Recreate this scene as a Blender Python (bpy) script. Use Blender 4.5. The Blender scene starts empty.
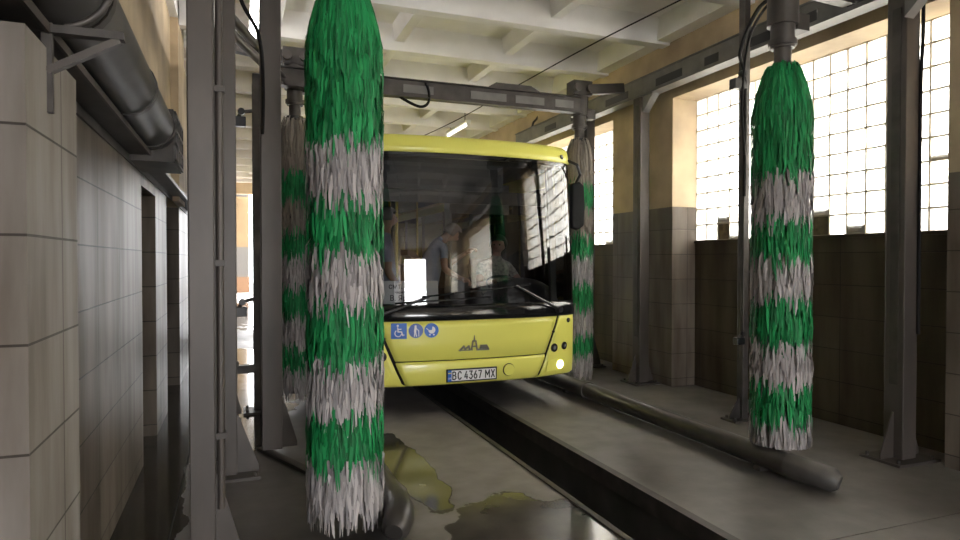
import bpy, bmesh, math, random
from mathutils import Vector, Matrix
R = math.radians
S = bpy.context.scene
C = S.collection
random.seed(7)

# ---------------------------------------------------------------- camera
cam_d = bpy.data.cameras.new('camera'); cam_d.sensor_width = 36; cam_d.lens = 24.0
cam_d.clip_start = 0.05; cam_d.clip_end = 300
cam = bpy.data.objects.new('camera', cam_d); C.objects.link(cam)
cam.location = (0, 0, 1.58); cam.rotation_euler = (R(90 - 0.9), 0, R(-20.8))
S.camera = cam

# ---------------------------------------------------------------- world, exposure
S.view_settings.view_transform = 'Standard'; S.view_settings.look = 'None'
S.view_settings.gamma = 1; S.view_settings.use_curve_mapping = False
S.view_settings.exposure = 0.3
w = bpy.data.worlds.new('overcast_sky'); S.world = w; w.use_nodes = True
wn = w.node_tree.nodes; wl = w.node_tree.links
bg = wn['Background']; bg.inputs['Strength'].default_value = 17.0
bg.inputs['Color'].default_value = (0.985, 0.985, 1.0, 1)
S.cycles.max_bounces = 10; S.cycles.diffuse_bounces = 5; S.cycles.glossy_bounces = 4
S.cycles.transmission_bounces = 6; S.cycles.transparent_max_bounces = 16
S.cycles.sample_clamp_indirect = 6.0

def portal(loc, rot, sx, sy):
    l = bpy.data.lights.new('daylight_portal', 'AREA'); l.shape = 'RECTANGLE'; l.size = sx; l.size_y = sy
    l.cycles.is_portal = True
    o = bpy.data.objects.new('daylight_portal', l); C.objects.link(o); o.location = loc; o.rotation_euler = rot
    return o

# hall dimensions (x to the right, y along the hall away from the camera)
XL, XP, XG = -0.68, 5.05, 5.40         # left wall face, right pier face, right glass plane
Y0, Y1 = -9.0, 25.0
ZT, ZB, ZC = 2.24, 4.25, 4.56          # tile top, rib underside, slab underside
SILL, HEAD = 1.82, 3.58
WIN = [(-7.3, -4.0), (-2.68, 1.95)] + [(-1.34 + 4.63 * k, 1.95 + 4.63 * k) for k in range(1, 6)]
for a, b in WIN:
    portal((XG + 0.22, (a + b) / 2, (SILL + HEAD) / 2), (0, R(90), 0), HEAD - SILL, b - a)
portal((2.2, Y1 + 0.3, 2.0), (R(-90), 0, 0), 5.6, 4.0)
portal((1.35, Y0 - 0.3, 1.9), (R(90), 0, 0), 3.1, 3.8)

# ---------------------------------------------------------------- materials
def nodes_of(m):
    m.use_nodes = True
    return m.node_tree.nodes, m.node_tree.links, m.node_tree.nodes['Principled BSDF']

def mat(name, col, rough=0.5, metal=0.0, var=0.0, scale=6.0, bump=0.0, coat=0.0, island=0.0, spec=0.5, stretch=(1, 1, 1), col2=None):
    m = bpy.data.materials.new(name); n, l, p = nodes_of(m)
    p.inputs['Base Color'].default_value = (*col, 1); p.inputs['Roughness'].default_value = rough
    p.inputs['Metallic'].default_value = metal; p.inputs['Coat Weight'].default_value = coat
    p.inputs['Specular IOR Level'].default_value = spec
    if var or bump:
        tc = n.new('ShaderNodeTexCoord'); mp = n.new('ShaderNodeMapping'); mp.inputs['Scale'].default_value = stretch
        l.new(tc.outputs['Object'], mp.inputs[0])
        no = n.new('ShaderNodeTexNoise'); no.inputs['Scale'].default_value = scale; no.inputs['Detail'].default_value = 6
        l.new(mp.outputs[0], no.inputs['Vector'])
        if var:
            r = n.new('ShaderNodeValToRGB'); r.color_ramp.elements[0].position = 0.3; r.color_ramp.elements[1].position = 0.7
            c2 = col2 if col2 else tuple(c * (1 - var) for c in col)
            r.color_ramp.elements[0].color = (*c2, 1)
            r.color_ramp.elements[1].color = (*tuple(min(1, c * (1 + var * 0.4)) for c in col), 1)
            l.new(no.outputs['Fac'], r.inputs[0]); l.new(r.outputs[0], p.inputs['Base Color'])
        if bump:
            b = n.new('ShaderNodeBump'); b.inputs['Strength'].default_value = bump; b.inputs['Distance'].default_value = 0.02
            l.new(no.outputs['Fac'], b.inputs['Height']); l.new(b.outputs[0], p.inputs['Normal'])
    if island:
        g = n.new('ShaderNodeNewGeometry'); r = n.new('ShaderNodeValToRGB')
        r.color_ramp.elements[0].color = (*tuple(c * (1 - island) for c in col), 1)
        r.color_ramp.elements[1].color = (*tuple(min(1, c * (1 + island)) for c in col), 1)
        l.new(g.outputs['Random Per Island'], r.inputs[0]); l.new(r.outputs[0], p.inputs['Base Color'])
    return m

def emit(name, col, s):
    m = bpy.data.materials.new(name); n, l, p = nodes_of(m)
    p.inputs['Base Color'].default_value = (*col, 1)
    p.inputs['Emission Color'].default_value = (*col, 1); p.inputs['Emission Strength'].default_value = s
    return m

def tile_mat(name, col, grout, rough):
    """stack-bonded wall tiles, 66 x 31 cm, with stains and runs"""
    m = bpy.data.materials.new(name); n, l, p = nodes_of(m)
    g = n.new('ShaderNodeNewGeometry'); sp = n.new('ShaderNodeSeparateXYZ'); l.new(g.outputs['Position'], sp.inputs[0])
    sn = n.new('ShaderNodeSeparateXYZ'); l.new(g.outputs['True Normal'], sn.inputs[0])
    ab = n.new('ShaderNodeMath'); ab.operation = 'ABSOLUTE'; l.new(sn.outputs['X'], ab.inputs[0])
    mx = n.new('ShaderNodeMix'); mx.data_type = 'FLOAT'
    l.new(ab.outputs[0], mx.inputs[0]); l.new(sp.outputs['X'], mx.inputs[2]); sy = n.new('ShaderNodeMath'); sy.operation = 'SUBTRACT'; sy.inputs[1].default_value = 0.54; l.new(sp.outputs['Y'], sy.inputs[0]); l.new(sy.outputs[0], mx.inputs[3])
    cb = n.new('ShaderNodeCombineXYZ'); l.new(mx.outputs[0], cb.inputs[0])
    ad = n.new('ShaderNodeMath'); ad.operation = 'SUBTRACT'; ad.inputs[1].default_value = 0.10; l.new(sp.outputs['Z'], ad.inputs[0])
    l.new(ad.outputs[0], cb.inputs[1])
    br = n.new('ShaderNodeTexBrick'); br.offset = 0; br.squash = 1
    br.inputs['Scale'].default_value = 1; br.inputs['Brick Width'].default_value = 0.66; br.inputs['Row Height'].default_value = 0.31
    br.inputs['Mortar Size'].default_value = 0.0045; br.inputs['Mortar Smooth'].default_value = 0.3; br.inputs['Bias'].default_value = 0
    br.inputs['Color1'].default_value = (*col, 1); br.inputs['Color2'].default_value = (*tuple(c * 0.86 for c in col), 1)
    br.inputs['Mortar'].default_value = (*grout, 1)
    l.new(cb.outputs[0], br.inputs['Vector'])
    mp = n.new('ShaderNodeMapping'); mp.inputs['Scale'].default_value = (3, 3, 0.5); l.new(g.outputs['Position'], mp.inputs[0])
    no = n.new('ShaderNodeTexNoise'); no.inputs['Scale'].default_value = 1.6; no.inputs['Detail'].default_value = 7; l.new(mp.outputs[0], no.inputs['Vector'])
    rp = n.new('ShaderNodeValToRGB'); rp.color_ramp.elements[0].position = 0.32; rp.color_ramp.elements[1].position = 0.62
    rp.color_ramp.elements[0].color = (0.52, 0.48, 0.44, 1); rp.color_ramp.elements[1].color = (1, 1, 1, 1)
    l.new(no.outputs['Fac'], rp.inputs[0])
    mu = n.new('ShaderNodeMix'); mu.data_type = 'RGBA'; mu.blend_type = 'MULTIPLY'; mu.inputs[0].default_value = 1.0
    l.new(br.outputs['Color'], mu.inputs[6]); l.new(rp.outputs[0], mu.inputs[7]); l.new(mu.outputs[2], p.inputs['Base Color'])
    p.inputs['Specular IOR Level'].default_value = 0.16
    rr = n.new('ShaderNodeMapRange'); rr.inputs[3].default_value = rough + 0.22; rr.inputs[4].default_value = rough
    l.new(no.outputs['Fac'], rr.inputs[0]); l.new(rr.outputs[0], p.inputs['Roughness'])
    bp = n.new('ShaderNodeBump'); bp.inputs['Strength'].default_value = 0.5; bp.inputs['Distance'].default_value = 0.006; bp.invert = True
    l.new(br.outputs['Fac'], bp.inputs['Height']); l.new(bp.outputs[0], p.inputs['Normal'])
    return m

def floor_mat():
    m = bpy.data.materials.new('wet_concrete'); n, l, p = nodes_of(m)
    g = n.new('ShaderNodeNewGeometry'); sp = n.new('ShaderNodeSeparateXYZ'); l.new(g.outputs['Position'], sp.inputs[0])
    def noise(sc, det=7):
        o = n.new('ShaderNodeTexNoise'); o.inputs['Scale'].default_value = sc; o.inputs['Detail'].default_value = det
        l.new(g.outputs['Position'], o.inputs['Vector']); return o.outputs['Fac']
    def ramp(src, a, b, ca, cb):
        r = n.new('ShaderNodeValToRGB'); r.color_ramp.elements[0].position = a; r.color_ramp.elements[1].position = b
        r.color_ramp.elements[0].color = ca; r.color_ramp.elements[1].color = cb; l.new(src, r.inputs[0]); return r.outputs[0]
    def math_(op, a, b=None, cl=False):
        k = n.new('ShaderNodeMath'); k.operation = op; k.use_clamp = cl
        for i, v in enumerate((a, b)):
            if v is None: continue
            if isinstance(v, (int, float)): k.inputs[i].default_value = v
            else: l.new(v, k.inputs[i])
        return k.outputs[0]
    n1, n2, n3 = noise(0.9), noise(5.0), noise(2.2)
    def blob(cx, cy, rx, ry):
        dx = math_('DIVIDE', math_('SUBTRACT', sp.outputs['X'], cx), rx)
        dy = math_('DIVIDE', math_('SUBTRACT', sp.outputs['Y'], cy), ry)
        d = math_('SQRT', math_('ADD', math_('MULTIPLY', dx, dx), math_('MULTIPLY', dy, dy)))
        return math_('SUBTRACT', 1.0, d)
    wet = None
    for b in ((1.62, 3.35, 0.55, 0.75), (1.22, 4.7, 0.18, 1.1), (-0.58, 4.2, 0.28, 9.0), (-0.3, 7.6, 0.9, 2.6), (0.2, 9.5, 1.0, 3.0), (4.9, 2.2, 0.6, 0.6), (0.2, 22, 3, 7)):
        q = blob(*b); wet = q if wet is None else math_('MAXIMUM', wet, q)
    wet = math_('ADD', wet, math_('MULTIPLY', math_('SUBTRACT', n3, 0.5), 1.1))
    wet = ramp(wet, 0.06, 0.13, (0, 0, 0, 1), (1, 1, 1, 1))
    c1 = ramp(n1, 0.33, 0.68, (0.115, 0.108, 0.102, 1), (0.215, 0.205, 0.195, 1))
    c2 = ramp(n2, 0.3, 0.75, (0.72, 0.72, 0.72, 1), (1.1, 1.1, 1.1, 1))
    mu = n.new('ShaderNodeMix'); mu.data_type = 'RGBA'; mu.blend_type = 'MULTIPLY'; mu.inputs[0].default_value = 1
    l.new(c1, mu.inputs[6]); l.new(c2, mu.inputs[7])
    mw = n.new('ShaderNodeMix'); mw.data_type = 'RGBA'; mw.blend_type = 'MULTIPLY'
    l.new(wet, mw.inputs[0]); l.new(mu.outputs[2], mw.inputs[6]); mw.inputs[7].default_value = (0.36, 0.35, 0.31, 1)
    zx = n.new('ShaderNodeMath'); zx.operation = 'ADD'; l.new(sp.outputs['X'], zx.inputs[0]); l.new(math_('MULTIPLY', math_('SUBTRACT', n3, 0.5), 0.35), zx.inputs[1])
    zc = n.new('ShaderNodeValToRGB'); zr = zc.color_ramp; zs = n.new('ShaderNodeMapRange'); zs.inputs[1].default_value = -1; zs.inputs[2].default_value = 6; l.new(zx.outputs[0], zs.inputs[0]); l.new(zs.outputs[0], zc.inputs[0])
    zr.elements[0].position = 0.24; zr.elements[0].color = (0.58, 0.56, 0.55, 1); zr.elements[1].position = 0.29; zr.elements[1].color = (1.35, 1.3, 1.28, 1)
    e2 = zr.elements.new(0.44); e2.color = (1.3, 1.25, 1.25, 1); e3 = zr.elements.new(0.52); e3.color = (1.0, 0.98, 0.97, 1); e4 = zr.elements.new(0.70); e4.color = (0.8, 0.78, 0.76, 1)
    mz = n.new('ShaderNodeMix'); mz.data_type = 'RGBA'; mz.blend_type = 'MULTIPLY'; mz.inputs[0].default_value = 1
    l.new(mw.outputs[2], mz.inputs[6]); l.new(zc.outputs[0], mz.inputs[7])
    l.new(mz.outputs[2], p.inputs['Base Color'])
    dry = n.new('ShaderNodeMapRange'); dry.inputs[1].default_value = 0.3; dry.inputs[2].default_value = 0.7
    dry.inputs[3].default_value = 0.30; dry.inputs[4].default_value = 0.62; l.new(n1, dry.inputs[0])
    rm = n.new('ShaderNodeMix'); rm.data_type = 'FLOAT'; l.new(wet, rm.inputs[0]); l.new(dry.outputs[0], rm.inputs[2]); rm.inputs[3].default_value = 0.11
    l.new(rm.outputs[0], p.inputs['Roughness'])
    bs = math_('MULTIPLY', math_('SUBTRACT', 1.0, wet), 0.25)
    b = n.new('ShaderNodeBump'); b.inputs['Distance'].default_value = 0.012; l.new(bs, b.inputs['Strength']); l.new(n2, b.inputs['Height'])
    l.new(b.outputs[0], p.inputs['Normal'])
    return m

def glass_mat(name, tint, ior=1.45, rough=0.0, glossmul=1.0):
    m = bpy.data.materials.new(name); m.use_nodes = True; n = m.node_tree.nodes; l = m.node_tree.links
    n.remove(n['Principled BSDF']); out = n['Material Output']
    t = n.new('ShaderNodeBsdfTransparent'); t.inputs[0].default_value = (*tint, 1)
    g = n.new('ShaderNodeBsdfGlossy'); g.inputs['Roughness'].default_value = rough
    f = n.new('ShaderNodeFresnel'); f.inputs[0].default_value = ior
    k = n.new('ShaderNodeMath'); k.operation = 'MULTIPLY'; k.inputs[1].default_value = glossmul; k.use_clamp = True; l.new(f.outputs[0], k.inputs[0])
    x = n.new('ShaderNodeMixShader'); l.new(k.outputs[0], x.inputs[0]); l.new(t.outputs[0], x.inputs[1]); l.new(g.outputs[0], x.inputs[2])
    l.new(x.outputs[0], out.inputs[0]); return m

def block_mat():
    m = bpy.data.materials.new('glass_block'); m.use_nodes = True; n = m.node_tree.nodes; l = m.node_tree.links
    n.remove(n['Principled BSDF']); out = n['Material Output']
    g = n.new('ShaderNodeNewGeometry')
    r = n.new('ShaderNodeValToRGB'); r.color_ramp.interpolation = 'CONSTANT'
    r.color_ramp.elements[0].color = (0.90, 0.88, 0.82, 1); r.color_ramp.elements[1].position = 0.5; r.color_ramp.elements[1].color = (0.93, 0.93, 0.9, 1)
    l.new(g.outputs['Random Per Island'], r.inputs[0])
    t = n.new('ShaderNodeBsdfTransparent'); l.new(r.outputs[0], t.inputs[0])
    tr = n.new('ShaderNodeBsdfTranslucent'); l.new(r.outputs[0], tr.inputs[0])
    x = n.new('ShaderNodeMixShader'); x.inputs[0].default_value = 0.6; l.new(t.outputs[0], x.inputs[1]); l.new(tr.outputs[0], x.inputs[2])
    gl = n.new('ShaderNodeBsdfGlossy'); gl.inputs['Roughness'].default_value = 0.1
    x2 = n.new('ShaderNodeMixShader'); x2.inputs[0].default_value = 0.06; l.new(x.outputs[0], x2.inputs[1]); l.new(gl.outputs[0], x2.inputs[2])
    l.new(x2.outputs[0], out.inputs[0]); return m

M = dict(
    tile=tile_mat('wall_tile', (0.155, 0.130, 0.105), (0.04, 0.035, 0.03), 0.36),
    tile_light=tile_mat('pale_wall_tile', (0.30, 0.275, 0.25), (0.08, 0.07, 0.06), 0.4),
    tile_dark=tile_mat('stained_wall_tile', (0.19, 0.162, 0.135), (0.07, 0.06, 0.05), 0.34),
    tile_brown=tile_mat('dark_brown_wall_tile', (0.085, 0.07, 0.05), (0.03, 0.025, 0.02), 0.4),  # darkest brown tile, for the panels below the windows
    plaster=mat('beige_plaster', (0.52, 0.41, 0.265), 0.75, var=0.35, scale=1.6, bump=0.1, col2=(0.33, 0.255, 0.17)),
    ceil=mat('whitewashed_concrete', (0.88, 0.865, 0.865), 0.8, var=0.2, scale=1.3, bump=0.12, col2=(0.74, 0.72, 0.70)),
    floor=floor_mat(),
    pit=mat('dark_pit_concrete', (0.05, 0.047, 0.043), 0.7, var=0.4, scale=3, bump=0.2),
    steel=mat('galvanised_steel', (0.080, 0.068, 0.060), 0.45, 0.2, var=0.3, scale=5, stretch=(1, 1, 0.3)),
    rail=mat('painted_rail_steel', (0.17, 0.165, 0.155), 0.5, 0.1, var=0.3, scale=5),
    steel_dark=mat('grimy_steel', (0.07, 0.062, 0.056), 0.5, 0.4, var=0.4, scale=7),
    pipe=mat('black_pipe', (0.055, 0.05, 0.046), 0.33, 0.2, var=0.4, scale=5),
    pipe_end=mat('grey_pipe_end', (0.085, 0.08, 0.074), 0.5, 0.1, var=0.3, scale=6),
    duct=mat('grey_duct', (0.085, 0.08, 0.076), 0.45, 0.3, var=0.3, scale=4),
    black=mat('black_plastic', (0.012, 0.012, 0.013), 0.35),
    gloss=mat('gloss_black', (0.010, 0.010, 0.011), 0.12, coat=0.4),
    rubber=mat('rubber', (0.012, 0.012, 0.012), 0.8, spec=0.15),
    cable=mat('cable', (0.012, 0.011, 0.011), 0.85, spec=0.2),
    green=mat('green_bristle', (0.010, 0.20, 0.058), 0.6, island=0.5, spec=0.3),
    grey=mat('grey_bristle', (0.36, 0.335, 0.335), 0.65, island=0.35, spec=0.3),
    olive=mat('olive_grey_bristle', (0.22, 0.195, 0.165), 0.65, island=0.25, spec=0.3),  # darker olive grey for upper bands of the rear brushes
    core=mat('brush_core', (0.03, 0.03, 0.03), 0.8),
    yellow=mat('lime_yellow_paint', (0.77, 0.74, 0.15), 0.32, coat=0.25),
    seam=mat('panel_gap', (0.008, 0.008, 0.008), 0.7),
    screen=glass_mat('tinted_windscreen', (0.52, 0.53, 0.54), 1.5, 0.0, 2.6),
    sideglass=glass_mat('tinted_side_glass', (0.42, 0.43, 0.43)),
    interior=mat('bus_interior', (0.10, 0.10, 0.105), 0.6),
    dash=mat('dashboard_plastic', (0.022, 0.022, 0.025), 0.38),
    seat=mat('seat_cloth', (0.16, 0.10, 0.08), 0.7, var=0.3, scale=20),
    pole=mat('yellow_handrail', (0.75, 0.55, 0.05), 0.3),
    chrome=mat('chrome', (0.7, 0.7, 0.7), 0.15, 1.0),
    badge=mat('grey_badge', (0.22, 0.21, 0.17), 0.35, 0.5),
    lens=mat('lamp_lens', (0.30, 0.30, 0.29), 0.08, 0.5, coat=0.6),
    headlamp=emit('lit_lamp', (1.0, 0.93, 0.72), 9.0),
    tube=emit('lit_fluorescent_tube', (1.0, 0.97, 0.94), 26.0),
    tube_dim=emit('dim_fluorescent_tube', (1.0, 0.97, 0.9), 1.6),
    white=mat('white_print', (0.82, 0.82, 0.82), 0.4),
    paper=mat('grey_card', (0.80, 0.80, 0.78), 0.5),
    blue=mat('sign_blue', (0.025, 0.13, 0.50), 0.35),
    navy=mat('sign_navy', (0.02, 0.07, 0.30), 0.35),
    flagy=mat('flag_yellow', (0.85, 0.65, 0.03), 0.4),
    ink=mat('black_print', (0.01, 0.01, 0.01), 0.5),
    fixture=mat('lamp_fixture', (0.75, 0.74, 0.70), 0.5),
    mortar=mat('glass_block_mortar', (0.55, 0.49, 0.40), 0.8, var=0.4, scale=6),
    block=block_mat(),
    dirtyblock=mat('dirty_glass_block', (0.14, 0.11, 0.05), 0.3, var=0.7, scale=16),
    outwall=mat('shaded_ochre_render', (0.115, 0.073, 0.030), 0.8, var=0.2, scale=2),  # wall, dado and plinth colours darkened to stand in for covered-yard shade
    outgrey=mat('shaded_grey_dado', (0.055, 0.049, 0.042), 0.8),
    outbrick=mat('shaded_brown_plinth', (0.095, 0.046, 0.018), 0.8),
    outground=mat('yard_concrete', (0.55, 0.53, 0.50), 0.5, var=0.2, scale=1),
    door=mat('dark_door', (0.035, 0.03, 0.027), 0.5),
    skin=mat('skin', (0.45, 0.25, 0.17), 0.5), bshirt=mat('pale_blue_shirt', (0.42, 0.52, 0.68), 0.8, var=0.15, scale=9),
    wshirt=mat('patterned_shirt', (0.50, 0.47, 0.38), 0.8, var=0.6, scale=28), gshirt=mat('lavender_shirt', (0.34, 0.34, 0.42), 0.8),
    trousers=mat('dark_trousers', (0.03, 0.03, 0.035), 0.8), hair=mat('greying_hair', (0.16, 0.14, 0.13), 0.7), dhair=mat('dark_hair', (0.02, 0.016, 0.013), 0.6),
    eye=mat('eye', (0.02, 0.015, 0.012), 0.2),
)

# ---------------------------------------------------------------- mesh helpers
class MB:
    def __init__(s): s.v = []; s.f = []; s.m = []; s.mats = []; s.sm = []
    def mi(s, m):
        m = M[m]
        if m not in s.mats: s.mats.append(m)
        return s.mats.index(m)
    def add(s, vs, fs, m, smooth=False):
        b = len(s.v); k = s.mi(m); s.v += [tuple(v) for v in vs]
        for f in fs: s.f.append([b + i for i in f]); s.m.append(k); s.sm.append(smooth)
        return s
    def box(s, x0, x1, y0, y1, z0, z1, m):
        vs = [(x, y, z) for x in (x0, x1) for y in (y0, y1) for z in (z0, z1)]
        return s.add(vs, [(0, 1, 3, 2), (4, 6, 7, 5), (0, 4, 5, 1), (2, 3, 7, 6), (0, 2, 6, 4), (1, 5, 7, 3)], m)
    def cbox(s, c, d, m): return s.box(c[0] - d[0] / 2, c[0] + d[0] / 2, c[1] - d[1] / 2, c[1] + d[1] / 2, c[2] - d[2] / 2, c[2] + d[2] / 2, m)
    def bar(s, a, b, wd, ht, m, up=(0, 0, 1)):
        a = Vector(a); b = Vector(b); d = (b - a).normalized(); u = Vector(up)
        if abs(d.dot(u)) > 0.98: u = Vector((0, 1, 0))
        x = d.cross(u).normalized() * wd / 2; y = x.cross(d).normalized() * ht / 2
        vs = [p + i * x + j * y for p in (a, b) for i, j in ((-1, -1), (1, -1), (1, 1), (-1, 1))]
        return s.add(vs, [(3, 2, 1, 0), (4, 5, 6, 7), (0, 1, 5, 4), (1, 2, 6, 5), (2, 3, 7, 6), (3, 0, 4, 7)], m)
    def tube(s, pts, r, m, n=10, caps=True):
        pts = [Vector(p) for p in pts]; vs = []; fs = []; u = None
        rs = r if isinstance(r, (list, tuple)) else [r] * len(pts)
        for i, p in enumerate(pts):
            d = (pts[min(i + 1, len(pts) - 1)] - pts[max(i - 1, 0)]).normalized()
            if u is None:
                u = d.orthogonal().normalized()
            else:
                u = (u - d * u.dot(d)); u = u.normalized() if u.length > 1e-6 else d.orthogonal().normalized()
            v = d.cross(u)
            vs += [p + (u * math.cos(2 * math.pi * k / n) + v * math.sin(2 * math.pi * k / n)) * rs[i] for k in range(n)]
        for i in range(len(pts) - 1):
            for k in range(n):
                a = i * n + k; b = i * n + (k + 1) % n; fs.append((a, b, b + n, a + n))
        s.add(vs, fs, m, True)
        if caps:
            s.add(vs[:n], [tuple(range(n))[::-1]], m); s.add(vs[-n:], [tuple(range(n))], m)
        return s
    def prism(s, poly, o, ux, uy, uz, t, m):
        """poly in the (ux, uy) plane at o, thickness t along uz"""
        o = Vector(o); ux = Vector(ux); uy = Vector(uy); uz = Vector(uz); n = len(poly)
        vs = [o + ux * p[0] + uy * p[1] + uz * (t * k) for k in (0, 1) for p in poly]
        return s.add(vs, [tuple(range(n))[::-1], tuple(range(n, 2 * n))] + [(i, (i + 1) % n, (i + 1) % n + n, i + n) for i in range(n)], m)
    def disc(s, c, nrm, r, t, m, n=24):
        nrm = Vector(nrm).normalized(); return s.tube([Vector(c), Vector(c) + nrm * t], r, m, n)
    def grid(s, fn, us, vs_, m, flip=False, smooth=True):
        pts = [fn(u, v) for v in vs_ for u in us]; nu = len(us); fs = []
        for j in range(len(vs_) - 1):
            for i in range(nu - 1):
                q = (j * nu + i, j * nu + i + 1, (j + 1) * nu + i + 1, (j + 1) * nu + i)
                fs.append(q[::-1] if flip else q)
        return s.add(pts, fs, m, smooth)
    def build(s, name, parent=None, bev=0, solid=0, fix=False):
        me = bpy.data.meshes.new(name); me.from_pydata(s.v, [], s.f)
        for m in s.mats: me.materials.append(m)
        me.polygons.foreach_set('material_index', s.m); me.polygons.foreach_set('use_smooth', s.sm)
        me.update()
        o = bpy.data.objects.new(name, me); C.objects.link(o)
        if fix:
            b = bmesh.new(); b.from_mesh(me); bmesh.ops.recalc_face_normals(b, faces=b.faces); b.to_mesh(me); b.free()
        if parent: o.parent = parent
        if solid:
            q = o.modifiers.new('thickness', 'SOLIDIFY'); q.thickness = solid; q.offset = -1
        if bev:
            q = o.modifiers.new('bevel', 'BEVEL'); q.width = bev; q.segments = 2; q.limit_method = 'ANGLE'
        return o

def tag(o, label=None, cat=None, group=None, kind=None):
    if label: o['label'] = label
    if cat: o['category'] = cat
    if group: o['group'] = group
    if kind: o['kind'] = kind
    return o
def thing(name, label, cat, loc=(0, 0, 0), group=None, rz=0):
    o = bpy.data.objects.new(name, None); C.objects.link(o); o.location = loc; o.rotation_euler = (0, 0, rz)
    o.empty_display_size = 0.1
    return tag(o, label, cat, group)
def struct(mb, name, **k): return tag(mb.build(name, **k), kind='structure')
def copy_tree(o, parent=None):
    c = o.copy(); C.objects.link(c)
    if parent: c.parent = parent
    for ch in list(o.children): copy_tree(ch, c)
    return c

# ================================================================ the hall
TX0, TX1 = 2.06, 2.60                  # inspection pit
f = MB()
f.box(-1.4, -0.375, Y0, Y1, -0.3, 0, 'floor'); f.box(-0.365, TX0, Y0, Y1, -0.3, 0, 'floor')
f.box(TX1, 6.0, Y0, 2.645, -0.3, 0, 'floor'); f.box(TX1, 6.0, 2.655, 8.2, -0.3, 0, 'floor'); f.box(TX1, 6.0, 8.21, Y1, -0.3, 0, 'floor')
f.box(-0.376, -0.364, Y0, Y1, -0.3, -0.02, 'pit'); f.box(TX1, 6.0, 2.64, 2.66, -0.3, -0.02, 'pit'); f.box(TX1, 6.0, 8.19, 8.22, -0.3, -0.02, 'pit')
struct(f, 'floor')
p = MB(); p.box(TX0 - 0.2, TX0, Y0, Y1, -1.4, -0.3, 'pit'); p.box(TX1, TX1 + 0.2, Y0, Y1, -1.4, -0.3, 'pit'); p.box(TX0 - 0.2, TX1 + 0.2, Y0, Y1, -1.5, -1.4, 'pit')
p.box(TX0, TX1, Y1, Y1 + 0.2, -1.5, 0, 'pit'); p.box(TX0, TX1, Y0 - 0.2, Y0, -1.5, 0, 'pit')
p.box(TX1 - 0.006, TX1, Y0, Y1, -0.30, -0.012, 'pit'); p.box(TX0, TX0 + 0.006, Y0, Y1, -0.30, -0.012, 'pit')
struct(p, 'floor_pit')
for k, (x0, x1, xl) in enumerate(((TX1 - 0.035, TX1 + 0.03, TX1 - 0.035), (TX0 - 0.03, TX0 + 0.012, TX0))):
    t = MB(); t.box(x0, x1, Y0, Y1, 0.0, 0.012, 'steel_dark'); t.box(xl, xl + 0.012, Y0, Y1, -0.11, 0.0, 'steel_dark')
    struct(t, f'trim_{k + 1}')

# left wall: tiles below, plaster above, with recesses
wl_ = MB()
def wall_seg(mb, x0, x1, y0, y1, z0, z1, tile):
    if z0 < ZT: mb.box(x0, x1, y0, y1, z0, min(ZT, z1), tile)
    if z1 > ZT: mb.box(x0, x1, y0, y1, max(z0, ZT), z1, 'plaster')
XB = -1.25
for y0, y1, z0 in ((Y0, 5.5, 0), (5.5, 6.4, 2.15), (6.4, 7.35, 0), (7.35, 8.9, 2.4), (8.9, Y1, 0)):
    wall_seg(wl_, XB, XL, y0, y1, z0, 4.7, 'tile')
for y0, y1 in ((2.13, 2.74), (-3.4, -2.8)):
    wall_seg(wl_, XL, -0.55, y0, y1, 0, ZT, 'tile_light')
for y0, y1 in ((7.9, 8.75), (12.4, 13.0), (16.9, 17.5)):
    wl_.box(XL, -0.60, y0, y1, ZT, 4.6, 'plaster')
struct(wl_, 'wall_left')
for k, (y0, y1, zt, nm) in enumerate(((5.5, 6.4, 2.15, 'door_1'), (7.35, 8.9, 2.4, 'door_2'))):
    d = MB(); d.box(XB - 0.05, XB + 0.02, y0 - 0.1, y1 + 0.1, 0, zt + 0.05, 'door'); d.box(XB + 0.02, XB + 0.05, y0 + 0.06, y1 - 0.06, 0.06, zt - 0.06, 'door')
    o = struct(d, nm)
    h = MB(); h.tube([(XB + 0.05, y0 + 0.14, 1.0), (XB + 0.10, y0 + 0.14, 1.0), (XB + 0.10, y0 + 0.26, 1.0)], 0.01, 'steel', 8); h.build('door_handle', o)

# right wall: piers, sill panels, lintel
wr = MB()
edges = [Y0] + [v for ab in WIN for v in ab] + [Y1]
for i in range(0, len(edges), 2):
    if edges[i + 1] - edges[i] > 0.05:
        wall_seg(wr, XP, 5.75, edges[i], edges[i + 1], 0, HEAD, 'tile_dark')
for a, b in WIN:
    wr.box(XG, 5.75, a, b, 0, SILL - 0.03, 'tile_brown'); wr.box(XG - 0.02, 5.75, a, b, SILL - 0.03, SILL, 'tile_brown')
wr.box(XP, 5.75, Y0, Y1, HEAD, 4.7, 'plaster')
struct(wr, 'wall_right')
we = MB()
wall_seg(we, -1.3, -0.2, Y0 - 0.3, Y0, 0, 4.7, 'tile'); wall_seg(we, 2.9, 5.75, Y0 - 0.3, Y0, 0, 4.7, 'tile'); wall_seg(we, -0.2, 2.9, Y0 - 0.3, Y0, 3.8, 4.7, 'tile')
struct(we, 'wall_front')
wb = MB(); wall_seg(wb, -1.3, -0.62, Y1, Y1 + 0.3, 0, 4.7, 'tile'); wall_seg(wb, 4.9, 5.75, Y1, Y1 + 0.3, 0, 4.7, 'tile'); wb.box(-0.62, 4.9, Y1, Y1 + 0.3, 4.0, 4.7, 'plaster')
struct(wb, 'wall_back')

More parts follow.
